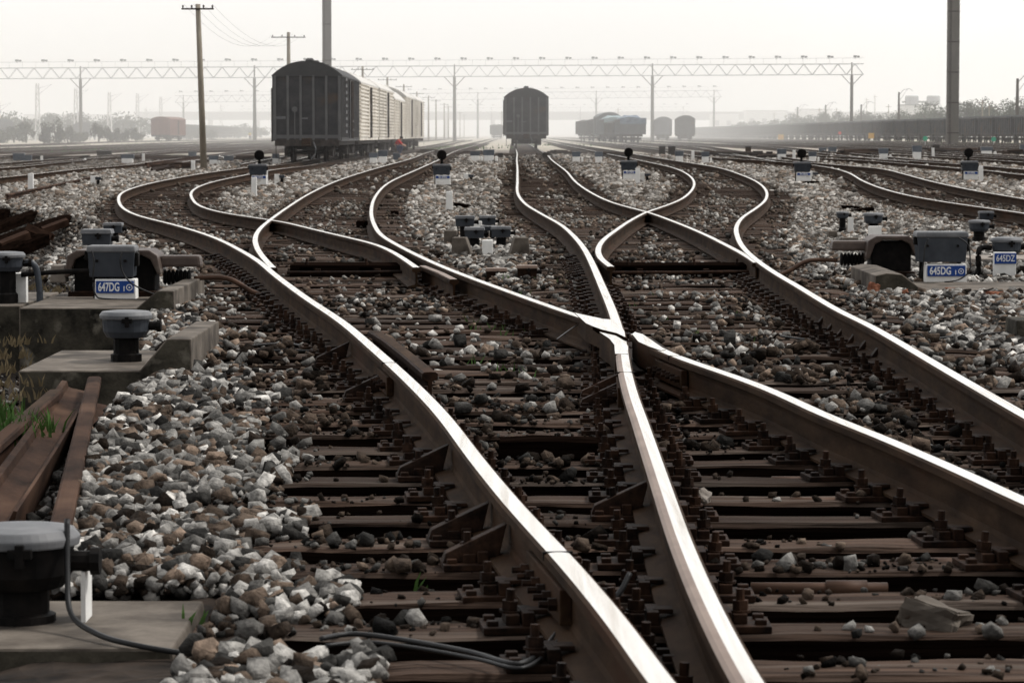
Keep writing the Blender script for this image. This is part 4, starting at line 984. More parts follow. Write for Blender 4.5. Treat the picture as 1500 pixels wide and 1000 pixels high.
# dark timber piles and rodding across the yard throat
def pile(px,py,wpx,hpx,label,n=10):
    p=W(px,py,-.22); s=F/p.y; w=wpx/s; h=hpx/s; t=thing('timber_stack',label,'timber pile',tuple(p))
    for i in range(n):
        L=w*random.uniform(.4,.8); x=random.uniform(-w/2+L/2,w/2-L/2); z=h*(i/n)*.8+.04
        o=sleeper_mesh(-L/2,L/2,0,.25,.14,False).build('timber',M['wood'] if i%3 else M['under'],t); o.location=(x,random.uniform(-.5,.5),z+.1); o.rotation_euler=(0,random.uniform(-.05,.05),random.uniform(-.3,.3))
for a in ((70,236,130,5,'long low dark pile of timbers at the far left',14),(240,237,90,7,'long dark pile of timbers left of the pole',14),(368,238,60,9,'dark pile of timbers right of the pole',12),(255,250,70,10,'heap of rusty scrap and timber at the foot of the pole',9),
  (625,226,40,6,'dark timber pile right of the train',8),(690,229,50,7,'dark timber pile behind the boxes left of the lone boxcar',8),(740,232,40,6,'dark timber pile at the left rail of the lone boxcar track',7),(822,228,45,7,'dark timber pile right of the lone boxcar track',8),(900,231,50,7,'dark timber pile behind the third dwarf signal',9),
  (1060,231,110,7,'long dark timber pile beyond the outer bend',14),(1130,235,60,8,'dark timber pile left of the fourth dwarf signal',10),(1265,230,90,11,'big dark timber pile left of the tall mast',16),(1400,227,120,9,'big dark timber pile behind the rightmost dwarf signal',16),(1490,229,50,9,'dark timber pile at the right edge',9)):
    pile(*a)

# ------------------------------------------------------------------ wagons
def bogie(t,y,m='under',detail=True):
    b=MB()
    for s in(-1,1):
        b.box((s*1.0,y,.55),(.14,2.3,.16)); b.box((s*1.0,y,.38),(.16,.7,.3)); b.box((s*1.0,y-.88,.45),(.2,.35,.35)); b.box((s*1.0,y+.88,.45),(.2,.35,.35))
    b.box((0,y,.65),(2.2,.5,.2)); bo=b.build('bogie',M[m],t,bevel=.02 if detail else 0)
    for dy in(-.88,.88):
        w=MB(); w.tube([(-.9,y+dy,.42),(.9,y+dy,.42)],.08,8)
        for s in(-1,1):
            w.lathe([(.44,0),(.445,.025),(.42,.03),(.42,.12),(.36,.125),(.3,.08),(.12,.08),(.1,.14)],n=20,tr=Matrix.Translation((s*.69,y+dy,.42))@Matrix.Rotation(s*PI/2,4,'Y'))
        w.build('wheelset',[M['iron']],bo)
def coupler(t,y,s):
    m=MB(); m.box((0,y+s*.25,.88),(.3,.6,.28)); m.box((0,y+s*.55,.88),(.42,.16,.36)); m.build('coupler',M['rust'],t,bevel=.03)
    m=MB(); m.tube([(.3,y+s*.1,.9),(.42,y+s*.35,.6),(.38,y+s*.4,.3),(.2,y+s*.35,.15)],.03,6); m.build('brake_hose',M['greylid'],t)
def arch(w,e,r,n=12,fl=.0):
    return [( -w/2*math.cos(PI*i/n) if False else -w/2+w*i/n, e+r*(1-abs(2*i/n-1)**2.3)) for i in range(n+1)]
def boxcar(loc,rz,L,label,style,group=None,W_=3.0,eave=3.85,top=4.6,detail=True):
    t=thing('boxcar' if style!='reefer' else 'refrigerator_wagon',label,'wagon',loc,rz,group)
    bodym={'dark':'wagon','reefer':'reefer','red':'redwagon','slate':'greywagon','mid':'wagon'}[style]
    roofm={'dark':'wagonroof','reefer':'reeferroof','red':'redwagon','slate':'greywagon','mid':'wagonroof'}[style]
    h0=.95; y0,y1=.35,L-.35
    b=MB(); b.box((0,(y0+y1)/2,(h0+eave)/2),(W_,y1-y0,eave-h0)); body=b.build('body',M[bodym],t,bevel=.02 if detail else 0)
    # end ribs and side ribs
    r=MB()
    for e,s in((y0,-1),(y1,1)):
        for k in range(6 if detail else 4):
            x=-W_/2+.06+(W_-.12)*k/((6 if detail else 4)-1); r.box((x,e+s*.06,(h0+eave)/2),(.10,.14,eave-h0-.04))
        r.box((0,e+s*.05,h0+.18),(W_*.98,.10,.16))
    for s in(-1,1):
        if style in('reefer',):
            k=h0+.2
            while k<eave-.05: r.box((s*(W_/2+.03),(y0+y1)/2,k),(.09,y1-y0-.1,.085)); k+=.19
        else:
            n=14
            for k in range(n+1):
                yy=y0+.1+(y1-y0-.2)*k/n
                if abs(yy-L/2)>1.5: r.box((s*(W_/2+.035),yy,(h0+eave)/2),(.07,.10,eave-h0-.04))
            if detail and s==1:
                # louvred panel near the end
                for k in range(9): r.box((W_/2+.06,y0+3.2,h0+.4+k*.3),(.10,1.1,.14))
        r.box((s*(W_/2+.01),(y0+y1)/2,h0+.06),(.06,y1-y0,.16))
    r.build('ribs',M['ribpaint'] if style=='dark' else M[bodym],t,bevel=0)
    # roof
    a=arch(W_+.16,eave,top-eave,14); prof=a+[((W_+.16)/2,eave-.06),(-(W_+.16)/2,eave-.06)]
    b=MB(); b.prism(prof[::-1],y0-.1,y1+.1); ro=b.build('roof',M[roofm],t)
    if detail:
        b=MB(); 
        for k in range(4): b.lathe([(.2,0),(.2,.12),(.12,.2)],c=(0,y0+2+(L-4)*k/3,top-.03),n=12)
        b.build('vent',M[roofm],ro)
    # doors
    for s in(-1,1):
        b=MB(); b.box((s*(W_/2+.06),L/2,(h0+eave)/2),(.07,2.6,eave-h0-.2)); d=b.build('door',M[bodym],t,bevel=.01 if detail else 0)
        b=MB()
        for dy in(-.5,-.2,.3,.6): b.tube([(s*(W_/2+.13),L/2+dy,h0+.1),(s*(W_/2+.13),L/2+dy,eave-.15)],.035,6)
        for dz in(.5,.9): b.box((s*(W_/2+.14),L/2,h0+dz),(.06,1.4,.12))
        b.build('lock_bar',M['under'],d)
    b=MB(); b.box((0,L/2,h0-.1),(2.7,L-.8,.22)); b.box((.0,L/2,.62),(1.2,3.2,.45)); b.box((0,y0,.86),(2.9,.25,.3)); b.box((0,y1,.86),(2.9,.25,.3))
    b.build('underframe',M['under'],t,bevel=0)
    bogie(t,2.3,detail=detail); bogie(t,L-2.3,detail=detail); coupler(t,.2,-1); coupler(t,L-.2,1)
    if detail:
        b=MB()
        for x in(-W_/2-.10,): 
            for dx in(0,): b.tube([(x,y0+.1,.9),(x,y0+.1,3.3)],.025,6); b.tube([(x,y0+.5,.9),(x,y0+.5,3.3)],.025,6)
            for k in range(7): b.tube([(x,y0+.1,1+k*.35),(x,y0+.5,1+k*.35)],.02,5)
            b.tube([(-W_/2+.1,y0,.95),(-W_/2+.1,y0-.05,.2),(-W_/2+.5,y0-.05,.2),(-W_/2+.5,y0,.95)],.025,6)
        b.build('ladder',M['under'],t)
        b=MB(); b.lathe([(.13,0),(.13,.04),(.1,.05)],n=16,tr=Matrix.Translation((-W_/2+.95,y0-.1,2.35))@Matrix.Rotation(PI/2,4,'X')); b.tube([(-W_/2+.95,y0-.1,2.35),(-W_/2+.95,y0-.1,1.0)],.025,6); b.build('brake_wheel',M['ribpaint'],t)
        b=MB(); b.box((-W_/2+.32,y0-.02,1.98),(.42,.04,.12)); b.box((-W_/2+1.35,y0-.02,1.95),(.35,.04,.07)); b.build('stencil',M['greylid'],t)
    return t
Y0=138.0
def ltrain(Y): return float(np.interp(Y,[138,160,205,300],[-9.2,-9.2,-8.95,-8.55]))
cars=[(16.4,'dark','dark end boxcar of the left train, nearest wagon with ribbed end wall'),(19.5,'reefer','first beige ribbed refrigerator wagon behind the dark boxcar'),(19.5,'reefer','second beige ribbed refrigerator wagon in the left train'),
      (17,'reefer','third beige wagon of the left train, with lower rounded roof'),(19.5,'reefer','fourth beige refrigerator wagon, partly hidden in the left train'),(19.5,'reefer','last beige refrigerator wagon at the far end of the left train')]
yy=Y0
for i,(L,st,lab) in enumerate(cars):
    xa,xb=ltrain(yy),ltrain(yy+L); z=T(xa,yy+2)
    boxcar((xa,yy,z),-math.atan2(xb-xa,L),L,lab,st,top=4.52 if i!=3 else 4.35,eave=3.88 if i!=3 else 3.5)
    yy+=L+.75
boxcar((1.04,224,T(1,224)),0,16.4,'lone dark boxcar standing end on in the middle of the yard','dark',W_=3.1,eave=3.75,top=4.4)
# middle right hazy train
def gondola(loc,rz,L,label,m='wagon',group=None,load='coal',h=3.1,tarp=None,W_=3.0):
    t=thing('gondola_wagon',label,'wagon',loc,rz,group)
    b=MB(); y0,y1=.35,L-.35; h0=1.05
    b.box((0,(y0+y1)/2,(h0+h)/2),(W_,y1-y0,h-h0)); b.build('body',M[m],t)
    r=MB()
    for s in(-1,1):
        for k in range(9): r.box((s*(W_/2+.05),y0+.15+(y1-y0-.3)*k/8,(h0+h)/2),(.12,.16,h-h0))
        r.box((s*(W_/2+.04),(y0+y1)/2,h-.06),(.14,y1-y0,.14)); r.box((s*(W_/2+.02),(y0+y1)/2,h0+.08),(.10,y1-y0,.18))
    for e,s in((y0,-1),(y1,1)):
        for k in range(4): r.box((0,e+s*.05,h0+.25+k*(h-h0-.4)/3),(W_,.12,.12))
        r.box((-.9,e+s*.06,(h0+h)/2),(.12,.12,h-h0)); r.box((.9,e+s*.06,(h0+h)/2),(.12,.12,h-h0))
    r.build('ribs',M[m],t)
    b=MB(); b.box((0,L/2,.9),(2.4,L-.8,.28)); 
    b.build('underframe',M['under'],t)
    for yb in(2.2,L-2.2):
        b=MB()
        b.box((0,yb,.5),(2.2,2.2,.3))
        for dy in(-.87,.87):
            for s in(-1,1): b.lathe([(.42,0),(.42,.12)],n=12,tr=Matrix.Translation((s*.68,yb+dy,.42))@Matrix.Rotation(s*PI/2,4,'Y'))
        b.build('bogie',M['under'],t)
    if load or tarp:
        b=MB(); n=8; vs=[];fs=[]
        hh=.25 if not tarp else .5
        for i in range(n+1):
            for j in range(5):
                vs.append((-W_/2*.97+W_*.97*j/4, y0+.1+(y1-y0-.2)*i/n, h+(.0 if j in(0,4) else hh*(.6+.4*math.sin(i*1.7+j)))*(.4 if i in(0,n) else 1)))
        for i in range(n):
            for j in range(4): a=i*5+j; fs.append((a,a+1,a+6,a+5))
        b.add(vs,fs); b.build('tarpaulin' if tarp else 'load',M[tarp or load],t)
        if tarp:
            b=MB(); b.box((0,y0-.16,h-.25),(W_+.1,.04,.7)); b.box((W_/2+.13,(y0+y1)/2,h-.3),(.04,y1-y0,.8)); b.build('tarpaulin_flap',M[tarp],t)
    return t
ang=lambda x0,x1,L: -math.atan2(x1-x0,L)
def mid(Y): return float(np.interp(Y,[378,600],[14.6,9.6]))
yy=372
L=13.4
for i,lab in enumerate(('grey hopper wagon under a blue tarpaulin at the near end of the hazy middle train','dark open gondola behind the blue tarpaulin wagon','hazy boxcar like wagon with pale turquoise cover in the middle train','hazy grey boxcar fourth in the middle train','hazy open wagon fifth in the middle train','hazy open wagon at the far end of the middle train')):
    L=14 if i not in(1,) else 24
    a,b_=mid(yy),mid(yy+L)
    if i==0: gondola((a,yy,0),ang(a,b_,L),L,lab,'greywagon',h=2.9,tarp='tarp')
    elif i==1: gondola((a,yy,0),ang(a,b_,L),L,lab,'wagon',h=2.6)
    elif i==2: gondola((a,yy,0),ang(a,b_,L),L,lab,'greywagon',h=3.1,tarp='paletarp')
    elif i==3: L=16; boxcar((a,yy,0),ang(a,b_,L),L,lab,'slate',detail=False,eave=3.5,top=4.1); yy+=14
    elif i==4: L=16; gondola((a,yy,0),ang(a,b_,L),L,lab,'wagon',h=3.1); yy+=12
    else: gondola((a,yy,0),ang(a,b_,14),14,lab,'wagon',h=3.1)
    yy+=L+.6
boxcar((AT(1000,520),512,0),-.035,16.4,'nearer of two hazy dark boxcars right of the middle train','mid',detail=False,eave=3.6,top=4.2)
boxcar((AT(970,560)-.2,553,0),-.035,16.4,'hazy dark boxcar behind and left of its twin, right of the middle train','slate',detail=False,eave=3.6,top=4.2)
boxcar((AT(236,490),490,-.05),-.05,16.4,'red brown boxcar standing alone in the haze left of the concrete pole','red',detail=False,eave=3.5,top=3.9)
boxcar((AT(122,600),600,0),.15,16.4,'bluish grey boxcar behind the bushes at the left','slate',detail=False,eave=3.0,top=3.5)
boxcar((AT(8,560),560,0),.15,16.4,'grey brown wagon at the left edge behind the bushes','slate',detail=False,eave=3.4,top=3.9)
gondola((AT(728,700),700,0),0,14,'faint grey wagon in the haze just left of the lone boxcar','wagon')
for i in range(5): gondola((AT(300+i*22,1000+i*10),1000+i*10,0),1.4,13,'faint pale tank like wagon in the far haze left of the train','reefer',group='faint pale wagons in the far haze')
proto_g=gondola((60,332,0),0,13.4,'dark open coal gondola in the long train along the right horizon','wagon',group='gondolas of the long coal train')
for i in range(1,52):
    c=copytree(proto_g); c.location=(60,332+i*14.0,0)
for j in range(14):
    c=copytree(proto_g); c.location=(-75-j*.5,700+j*14.2,0); c['label']='faint gondola in the far left haze beyond the bushes'; c['group']='faint gondolas in the far left haze'

# ------------------------------------------------------------------ poles, masts, gantries
def telegraph(x,y,h,zb,r0,r1,label,lean=0,arm=1.25,group=None):
    t=thing('telegraph_pole',label,'telegraph pole',(x,y,zb),0,group)
    b=MB(); b.tube([(0,0,-.3),(lean*.5,0,h*.5),(lean,0,h)],r0,12,0,r1); b.build('pole',M['pole'],t,smooth=True)
    if arm:
        b=MB(); b.box((lean,-.1,h-.18*arm),(arm*1.2,.07,.06)); a=b.build('crossarm',M['iron'],t)
        for k in(-.5,-.2,.2,.5):
            q=MB(); q.lathe([(.02,0),(.035,.05),(.04,.09),(.02,.12)],c=(lean+k*arm*1.1,-.1,h-.18*arm+.03),n=8); q.build('insulator',M['under'],a)
    return t
p=W(299,250,-.2); s=F/p.y; hpole=242/s
telegraph(p.x,p.y,hpole,p.z,.135,.095,'tall concrete pole with a short crossarm, nearest pole on the left',-7.5/s,arm=1.05)
TP=[(424,205),(532,307),(568,365),(592,418),(611,490),(628,540),(639,600),(651,670),(657,730),(674,920),(680,1050)]
for i,(px,Y) in enumerate(TP):
    telegraph(AT(px,Y),Y,8.0,-.2,.17,.11,'slim telegraph pole receding behind the left train' if i else 'telegraph pole with crossarm rising just behind the dark boxcar',0,arm=1.9 if i<6 else 1.6,group='telegraph poles behind the left train' if i else None)
def mast(px,Y,wpx,h,label):
    w=wpx/(F/Y); t=thing('lighting_mast',label,'mast',(AT(px,Y),Y,-.3))
    b=MB(); b.prism([(-w/2,0),(-w/2,h),(w*.5,h),(w/2,0)],-w*.35,w*.35); b.build('column',M['mast'],t,bevel=.03)
    b=MB(); b.box((-w*.27,-w*.36,h/2),(w*.2,.02,h-.2)); b.build('shade_strip',M['under'],t)  # dark strip laid on the left of the face, standing in for shade
    b=MB()
    for k in range(int(h/3.5)): b.box((0,-w*.37,1.5+k*3.5),(w*1.02,.05,.12))
    b.build('strap',M['iron'],t)
    b=MB(); b.box((0,0,h+.3),(w*3,w*2,.5)); b.build('platform',M['galv'],t)
mast(1393.5,357,17,24,'tall square concrete mast rising out of frame at the right')
mast(480,300,13,24,'tall square concrete mast rising out of frame behind the dark boxcar')
def gantry(Y,pxl,pxr,cols,yl,yr,ybl,lamps,label,thick=1.0):
    s=F/Y; xl,xr=AT(pxl,Y),AT(pxr,Y); zt=lambda x: 1.03+(197-(yl+(yr-yl)*(x-xl)/(xr-xl)))/s
    dh=ybl/s; t=thing('light_gantry',label,'gantry',((xl+xr)/2,Y,0)); cx=(xl+xr)/2; n=int((xr-xl)/1.55); 
    P=lambda x,dz,dy=0:(x-cx,dy,zt(x)+dz)
    b=MB(); r=.075*thick
    for dy in(-.6,.6):
        b.tube([P(xl,0,dy),P(xr,0,dy)],r,6); b.tube([P(xl,-dh,dy),P(xr,-dh,dy)],r*.9,6)
        for k in range(n):
            x0=xl+(xr-xl)*k/n; x1=xl+(xr-xl)*(k+1)/n
            b.tube([P(x0,0 if k%2 else -dh,dy),P(x1,-dh if k%2 else 0,dy)],r*.55,5)
    b.build('truss',M['galv'],t)
    b=MB(); b.tube([P(xl,1.05,-.6),P(xr,1.05,-.6)],r*.45,5)
    for k in range(int((xr-xl)/2.4)): x=xl+2.4*k; b.tube([P(x,0,-.6),P(x,1.05,-.6)],r*.35,4)
    b.build('handrail',M['galv'],t)
    for c in cols:
        x=AT(c,Y); b=MB(); b.tube([(x-cx,0,-.3),(x-cx,0,zt(x)-dh*1.0)],.34*thick,8,0,.26*thick); b.tube([(x-cx,0,zt(x)-dh),(x-cx,0,zt(x)+.3)],.12,6)
        for sg in(-1,1): b.tube([(x-cx,0,zt(x)-dh-2.0),(x-cx+sg*1.9,0,zt(x)-dh)],.07,5)
        b.build('column',M['mast'],t)
    k=0; x=xl+1.5
    while x<xr:
        b=MB(); b.box((x-cx,-.8,zt(x)+1.35),(.55,.5,.35)); b.box((x-cx+.6,-.8,zt(x)+1.3),(.45,.45,.3)); b.tube([(x-cx,-.6,zt(x)+.9),(x-cx,-.7,zt(x)+1.25)],.05,5); b.build('floodlight',M['greywagon'],t); x+=lamps
gantry(560,-60,1263,[-130,120,374,666,955,1246],101,94.5,15.5,4.75,'long steel lattice floodlight gantry spanning the whole yard')
gantry(930,258,1056,[270,440,700,873,1045],141,133,9.5,4.6,'second lattice gantry, fainter, behind the first')
gantry(1350,350,1010,[400,560,720,850,1000],160,157,6.5,5.0,'third lattice gantry almost lost in the haze')
# wires from the near pole along the pole line
for k in range(4):
    a=Vector((p.x-7.5/s+(-.55+.37*k),p.y,p.z+hpole)); b=Vector((AT(424,205)+(-1+.66*k),205,7.7)); 
    pts=[a.lerp(b,i/10)-Vector((0,0,1.2*4*(i/10)*(1-i/10)))  for i in range(11)]
    mb=MB(); mb.tube(pts,.006,4); o=mb.build('telegraph_wire',M['greylid'],None); tag(o,'thin sagging wire from the near pole to the pole behind the boxcar','wire','wires sagging between the near poles')
# lattice catenary masts, left
def lattice(px,Y,h,label,group,w0=.9,w1=.45):
    t=thing('lattice_mast',label,'mast',(AT(px,Y),Y,-.2),0,group); b=MB(); n=int(h/1.1)
    f=lambda z:(w0+(w1-w0)*z/h)/2
    for sx in(-1,1):
        for sy in(-1,1): b.tube([(sx*f(0),sy*f(0),0),(sx*f(h),sy*f(h),h)],.07,4)
    for k in range(n):
        z0=h*k/n; z1=h*(k+1)/n; s=1 if k%2 else -1
        b.bar((-s*f(z0),-f(z0),z0),(s*f(z1),-f(z1),z1),.06,.06); b.bar((-s*f(z0),f(z0),z0),(s*f(z1),f(z1),z1),.06,.06)
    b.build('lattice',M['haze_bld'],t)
    b=MB(); b.tube([(0,0,h-1),(2.6,0,h-.2),(0,0,h-2.2)],.05,4); b.build('bracket',M['galv'],t)
for px,Y,h in ((57,560,10.5),(113,620,10.5),(162,640,10),(203,700,10.5),(237,760,10.5),(215,900,9),(325,1000,11),(0,640,8)): lattice(px,Y,h,'pale lattice catenary mast in the haze on the left','pale lattice masts on the left')
for px,Y,h,lab in ((1315,640,10,'concrete catenary mast with curved arm left of the factory roof'),(1488,430,9,'concrete catenary mast by the right edge'),(1208,760,8.5,'catenary mast in front of pale trees right of the gantry end'),(1167,820,8.5,'catenary mast in the haze left of its taller neighbour'),(1260,700,8,'catenary mast just right of the gantry end column')):
    t=thing('catenary_mast',lab,'mast',(AT(px,Y),Y,-.2)); b=MB(); b.box((0,0,h/2),(.55,.4,h),top=(.6,.7)); b.build('column',M['mast'],t)
    b=MB(); b.tube([(0,0,h-.6),(1.0,0,h+.5),(2.2,0,h+.7),(2.9,0,h+.2)],.06,5); b.tube([(0,0,h-2),(1.8,0,h+.6)],.045,5); b.build('arm',M['galv'],t)
for px,Y,h in ((1199,900,9),(1224,900,9),(1300,800,9),(1437,560,7.5),(1447,600,7.0),(1133,1100,9),(1280,1000,14),(1268,1000,13),(1150,1200,9),(735,900,8),(755,1000,8),(905,900,9),(940,1200,9)):
    t=thing('distant_pole','thin distant pole standing in the haze','pole',(AT(px,Y),Y,-.2),0,'thin distant poles in the haze'); b=MB(); b.tube([(0,0,0),(0,0,h)],.16,6,0,.1); b.box((0,0,h-.6),(1.6,.1,.1)); b.build('pole',M['pole'],t)
# small signs on the far right
def discsign(px,py,Y,m,label,sq=False):
    t=thing('track_sign',label,'sign',(AT(px,Y),Y,-.2)); zc=1.03+(197-py)/(F/Y)+.2
    b=MB(); b.tube([(0,0,0),(0,0,zc)],.04,6); b.build('post',M['galv'],t)
    b=MB()
    if sq: b.box((0,-.05,zc),(.75*Y/400,.04,.7*Y/400))
    else: b.lathe([(.26,0),(.26,.03)],n=16,tr=Matrix.Translation((0,-.05,zc))@Matrix.Rotation(PI/2,4,'X'))
    b.build('sign_face',M[m],t)
discsign(1354,203,330,'green','green round sign left of the tall mast'); discsign(1454,204,330,'green','green round sign right of the tall mast')
discsign(1275,199,470,'yellow','yellow square sign before the long coal train',True); discsign(1143,201,600,'yellow','small yellow sign, farther left before the coal train',True); discsign(1229,195,520,'redsign','red flag like sign before the coal train')

# ------------------------------------------------------------------ trees
def crown(mb,c,rx,ry,rz,n,leaf,clumps=9):
    cl=[]
    for k in range(clumps):
        v=Vector((random.gauss(0,1),random.gauss(0,1),random.gauss(0,.8))).normalized()*random.uniform(.25,.8); cl.append((Vector((c[0]+v.x*rx,c[1]+v.y*ry,c[2]+v.z*rz)),random.uniform(.28,.5)))
    for i in range(n):
        q,r=random.choice(cl); v=Vector((random.gauss(0,1),random.gauss(0,1),random.gauss(0,1))).normalized()*(random.random()**.4)*r
        p=q+Vector((v.x*rx,v.y*ry,v.z*rz)); a=Vector((random.gauss(0,1),random.gauss(0,1),random.gauss(0,1))).normalized()*leaf; b=a.orthogonal().normalized()*leaf*.7
        mb.add([p-a,p-b,p+a,p+b],[(0,1,2,3)])
def tree(px,Y,h,w,label,group,m='leaf',n=900,bush=False):
    x=AT(px,Y); t=thing('bush' if bush else 'broadleaf_tree',label,'bush' if bush else 'tree',(x,Y,-.25),0,group)
    b=MB(); 
    for k in range(4):
        a=k*PI/2+random.random(); b.tube([(0,0,0),(math.cos(a)*w*.05,math.sin(a)*w*.05,h*.35),(math.cos(a)*w*.25,math.sin(a)*w*.25,h*.7)],.03*h,6,0,.008*h)
    b.build('trunk',M['bark'],t)
    b=MB(); crown(b,(0,0,h*(.40 if bush else .50)),w/2,w/2,h*(.56 if bush else .52),n,.16 if bush else .24,10); b.build('crown',M[m],t)
random.seed(21)
for px,Y,h,w in ((20,640,7.2,13),(-10,640,6.0,13),(50,760,6,15),(70,700,5.6,13),(90,690,7.0,12),(110,720,7.6,14),(125,800,6.4,14),(140,740,5.8,14),(160,730,6.0,13),(178,700,7.6,14),(195,720,6.0,13),(210,800,5.6,14),(270,900,5,9),(330,950,5,9),(350,930,5,9),(375,900,4.5,9)):
    tree(px,Y,h,w,'hazy rounded tree beyond the left tracks','hazy trees beyond the left tracks')
for px,Y,h,w in ((22,480,3.0,4.5),(40,470,3.6,3.5),(66,440,4.0,2.9),(84,440,4.1,3.3),(100,480,3.0,3),(118,500,2.8,3.5),(146,470,3.8,2.6),(163,480,3.2,3.2),(182,500,2.9,3.6),(200,520,2.8,3),(5,460,2.6,4),(280,700,3.4,6),(300,700,3.5,6)):
    tree(px,Y,h,w,'bushy brown green shrub along the far left tracks','shrubs along the far left tracks','bush',750,True)
for i in range(24):
    px=1075+i*18.5+random.uniform(-6,6); Y=900-i*13; hp=float(np.interp(px,[1075,1180,1250,1330,1400,1450,1520],[16,30,37,38,48,54,56])); h=(hp+random.uniform(-4,3))/(F/Y)+1.6
    tree(px,Y,h,random.uniform(8,12),'dark hazy tree behind the long coal train','trees behind the long coal train',n=1500)
# ------------------------------------------------------------------ far buildings and bridge
def building(px,Y,wpx,hpx,label,m='haze_bld',extras=None):
    s=F/Y; w=wpx/s; h=hpx/s+1.3; t=thing('industrial_building',label,'building',(AT(px,Y),Y,-.3))
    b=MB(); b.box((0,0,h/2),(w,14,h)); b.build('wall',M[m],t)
    b=MB(); b.box((0,0,h+.15),(w+.6,14.6,.3)); b.build('roof',M['greywagon'],t)
    for k in range(max(2,int(w/6))):
        b=MB(); b.box((-w/2+3+k*6,-7.03,h*.6),(2.2,.06,h*.22)); b.build('window',M['darkwin'],t)
    return t,h
t,h=building(1342,1000,48,42,'pale factory building with a dark roof structure and two silver tanks on top')
for dx,nm in((-2.2,'tank'),(7.0-3.2+1,'tank')):
    b=MB(); b.lathe([(2.2,0),(2.2,2.6),(1.8,2.9)],c=(dx,-3,h+.3),n=20); b.build('tank',M['galv'],t)
b=MB(); b.box((0,0,h+1.2),(9,8,.5)); b.box((-3,0,h+.8),(.5,6,1)); b.box((3,0,h+.8),(.5,6,1)); b.build('roof_frame',M['under'],t)
building(1120,1500,60,34,'very faint pale building right of the gantries')
building(1190,1450,50,36,'very faint pale building behind the trees right of the gantry')
building(100,1500,120,28,'very faint long building beyond the left trees')
building(1060,1600,40,30,'very faint building left of the others in the haze')
t=thing('road_bridge','long road bridge almost lost in the haze across the whole yard','bridge',(AT(860,1700),1700,0)); s=F/1700
b=MB(); b.box((0,0,1+(197-170)/s),(AT(1600,1700)+AT(1210,1700)*1.0,10,12/s)); b.build('deck',M['mast'],t)
for k in range(-8,9):
    b=MB(); b.box((k*26,0,(197-175)/s/2+.4),(2.2,6,(197-175)/s+1)); b.build('pier',M['mast'],t)

# ------------------------------------------------------------------ people
def person(loc,rz,label,joints,edges,radii,torso,shirt,legs,scale=1.0):
    t=thing('person',label,'person',loc,rz)
    def skin_obj(name,idx,m,rs=1.0):
        me=bpy.data.meshes.new(name); mp={k:i for i,k in enumerate(idx)}
        me.from_pydata([tuple(Vector(joints[k])*scale) for k in idx],[(mp[a],mp[b]) for a,b in edges if a in mp and b in mp],[])
        o=bpy.data.objects.new(name,me); COL.objects.link(o); o.parent=t
        mo=o.modifiers.new('s','SKIN'); 
        for i,k in enumerate(idx):
            r=radii.get(k,.05)*rs*scale; me.skin_vertices[0].data[i].radius=(r,r)
        me.skin_vertices[0].data[0].use_root=True
        sb=o.modifiers.new('d','SUBSURF'); sb.levels=1; sb.render_levels=1; me.materials.append(m); return o
    allj=list(joints)
    body=skin_obj('body',allj,M['skin'])
    skin_obj('jacket',[k for k in allj if k in torso],M[shirt],1.22); 
    skin_obj('trousers',[k for k in allj if k in legs],M[legs_m],1.22)
    h=Vector(joints['head'])*scale; b=MB(); b.lathe([(.02,.13),(.085,.09),(.11,.02),(.105,-.03)][::-1],c=tuple(h),n=12); b.build('hair',M['hair'],t,smooth=True)
    return t
legs_m='bluecloth'
ED=[('pelvis','spine'),('spine','chest'),('chest','neck'),('neck','head'),('chest','sl'),('sl','el'),('el','hl'),('chest','sr'),('sr','er'),('er','hr'),('pelvis','kl'),('kl','al'),('al','fl'),('pelvis','kr'),('kr','ar'),('ar','fr')]
RD=dict(pelvis=.15,spine=.14,chest=.16,neck=.06,head=.105,sl=.07,sr=.07,el=.05,er=.05,hl=.035,hr=.035,kl=.07,kr=.07,al=.05,ar=.05,fl=.045,fr=.045)
STAND=dict(pelvis=(0,0,.92),spine=(0,0,1.12),chest=(0,0,1.35),neck=(0,0,1.5),head=(0,-.01,1.62),sl=(-.2,0,1.4),el=(-.27,.02,1.12),hl=(-.25,-.08,.86),sr=(.2,0,1.4),er=(.27,.02,1.12),hr=(.25,-.1,.88),kl=(-.11,-.03,.5),al=(-.12,.03,.08),fl=(-.13,-.14,.04),kr=(.11,.02,.5),ar=(.13,.05,.08),fr=(.14,-.12,.04))
SQUAT=dict(pelvis=(0,.15,.38),spine=(0,.1,.55),chest=(0,-.02,.75),neck=(0,-.12,.86),head=(0,-.2,.95),sl=(-.2,-.04,.8),el=(-.26,-.25,.6),hl=(-.16,-.45,.5),sr=(.2,-.04,.8),er=(.26,-.25,.6),hr=(.1,-.45,.55),kl=(-.18,-.28,.5),al=(-.15,-.05,.08),fl=(-.16,-.25,.04),kr=(.18,-.28,.5),ar=(.15,-.05,.08),fr=(.16,-.25,.04))
TS=('spine','chest','sl','el','sr','er'); LG=('pelvis','kl','al','kr','ar')
Yp=190
person((AT(583,Yp),Yp,T(-7,Yp)-.15),PI/2,'person in a red jacket and dark trousers crouching beside the left train',SQUAT,ED,RD,TS,'redcloth',LG,1.15)
Yp=520
person((AT(757,Yp),Yp,-.15),.4,'person in orange working clothes standing in the haze left of the middle train',STAND,ED,RD,TS,'orange',LG)
Yp=640
person((AT(367,Yp),Yp,-.15),0,'person in a pale yellow vest far off in the haze left of the train',STAND,ED,RD,TS,'yellowcloth',LG)
# low hills lost in haze
mb=MB(); n=60; vs=[]; fs=[]
for i in range(n+1):
    x=-1800+3600*i/n; hh=18+14*noise.noise(Vector((x*.003,0,5))); vs+=[(x,2600,-1),(x,2600,hh)]
for i in range(n): fs.append((2*i,2*i+2,2*i+3,2*i+1))
mb.add(vs,fs); 
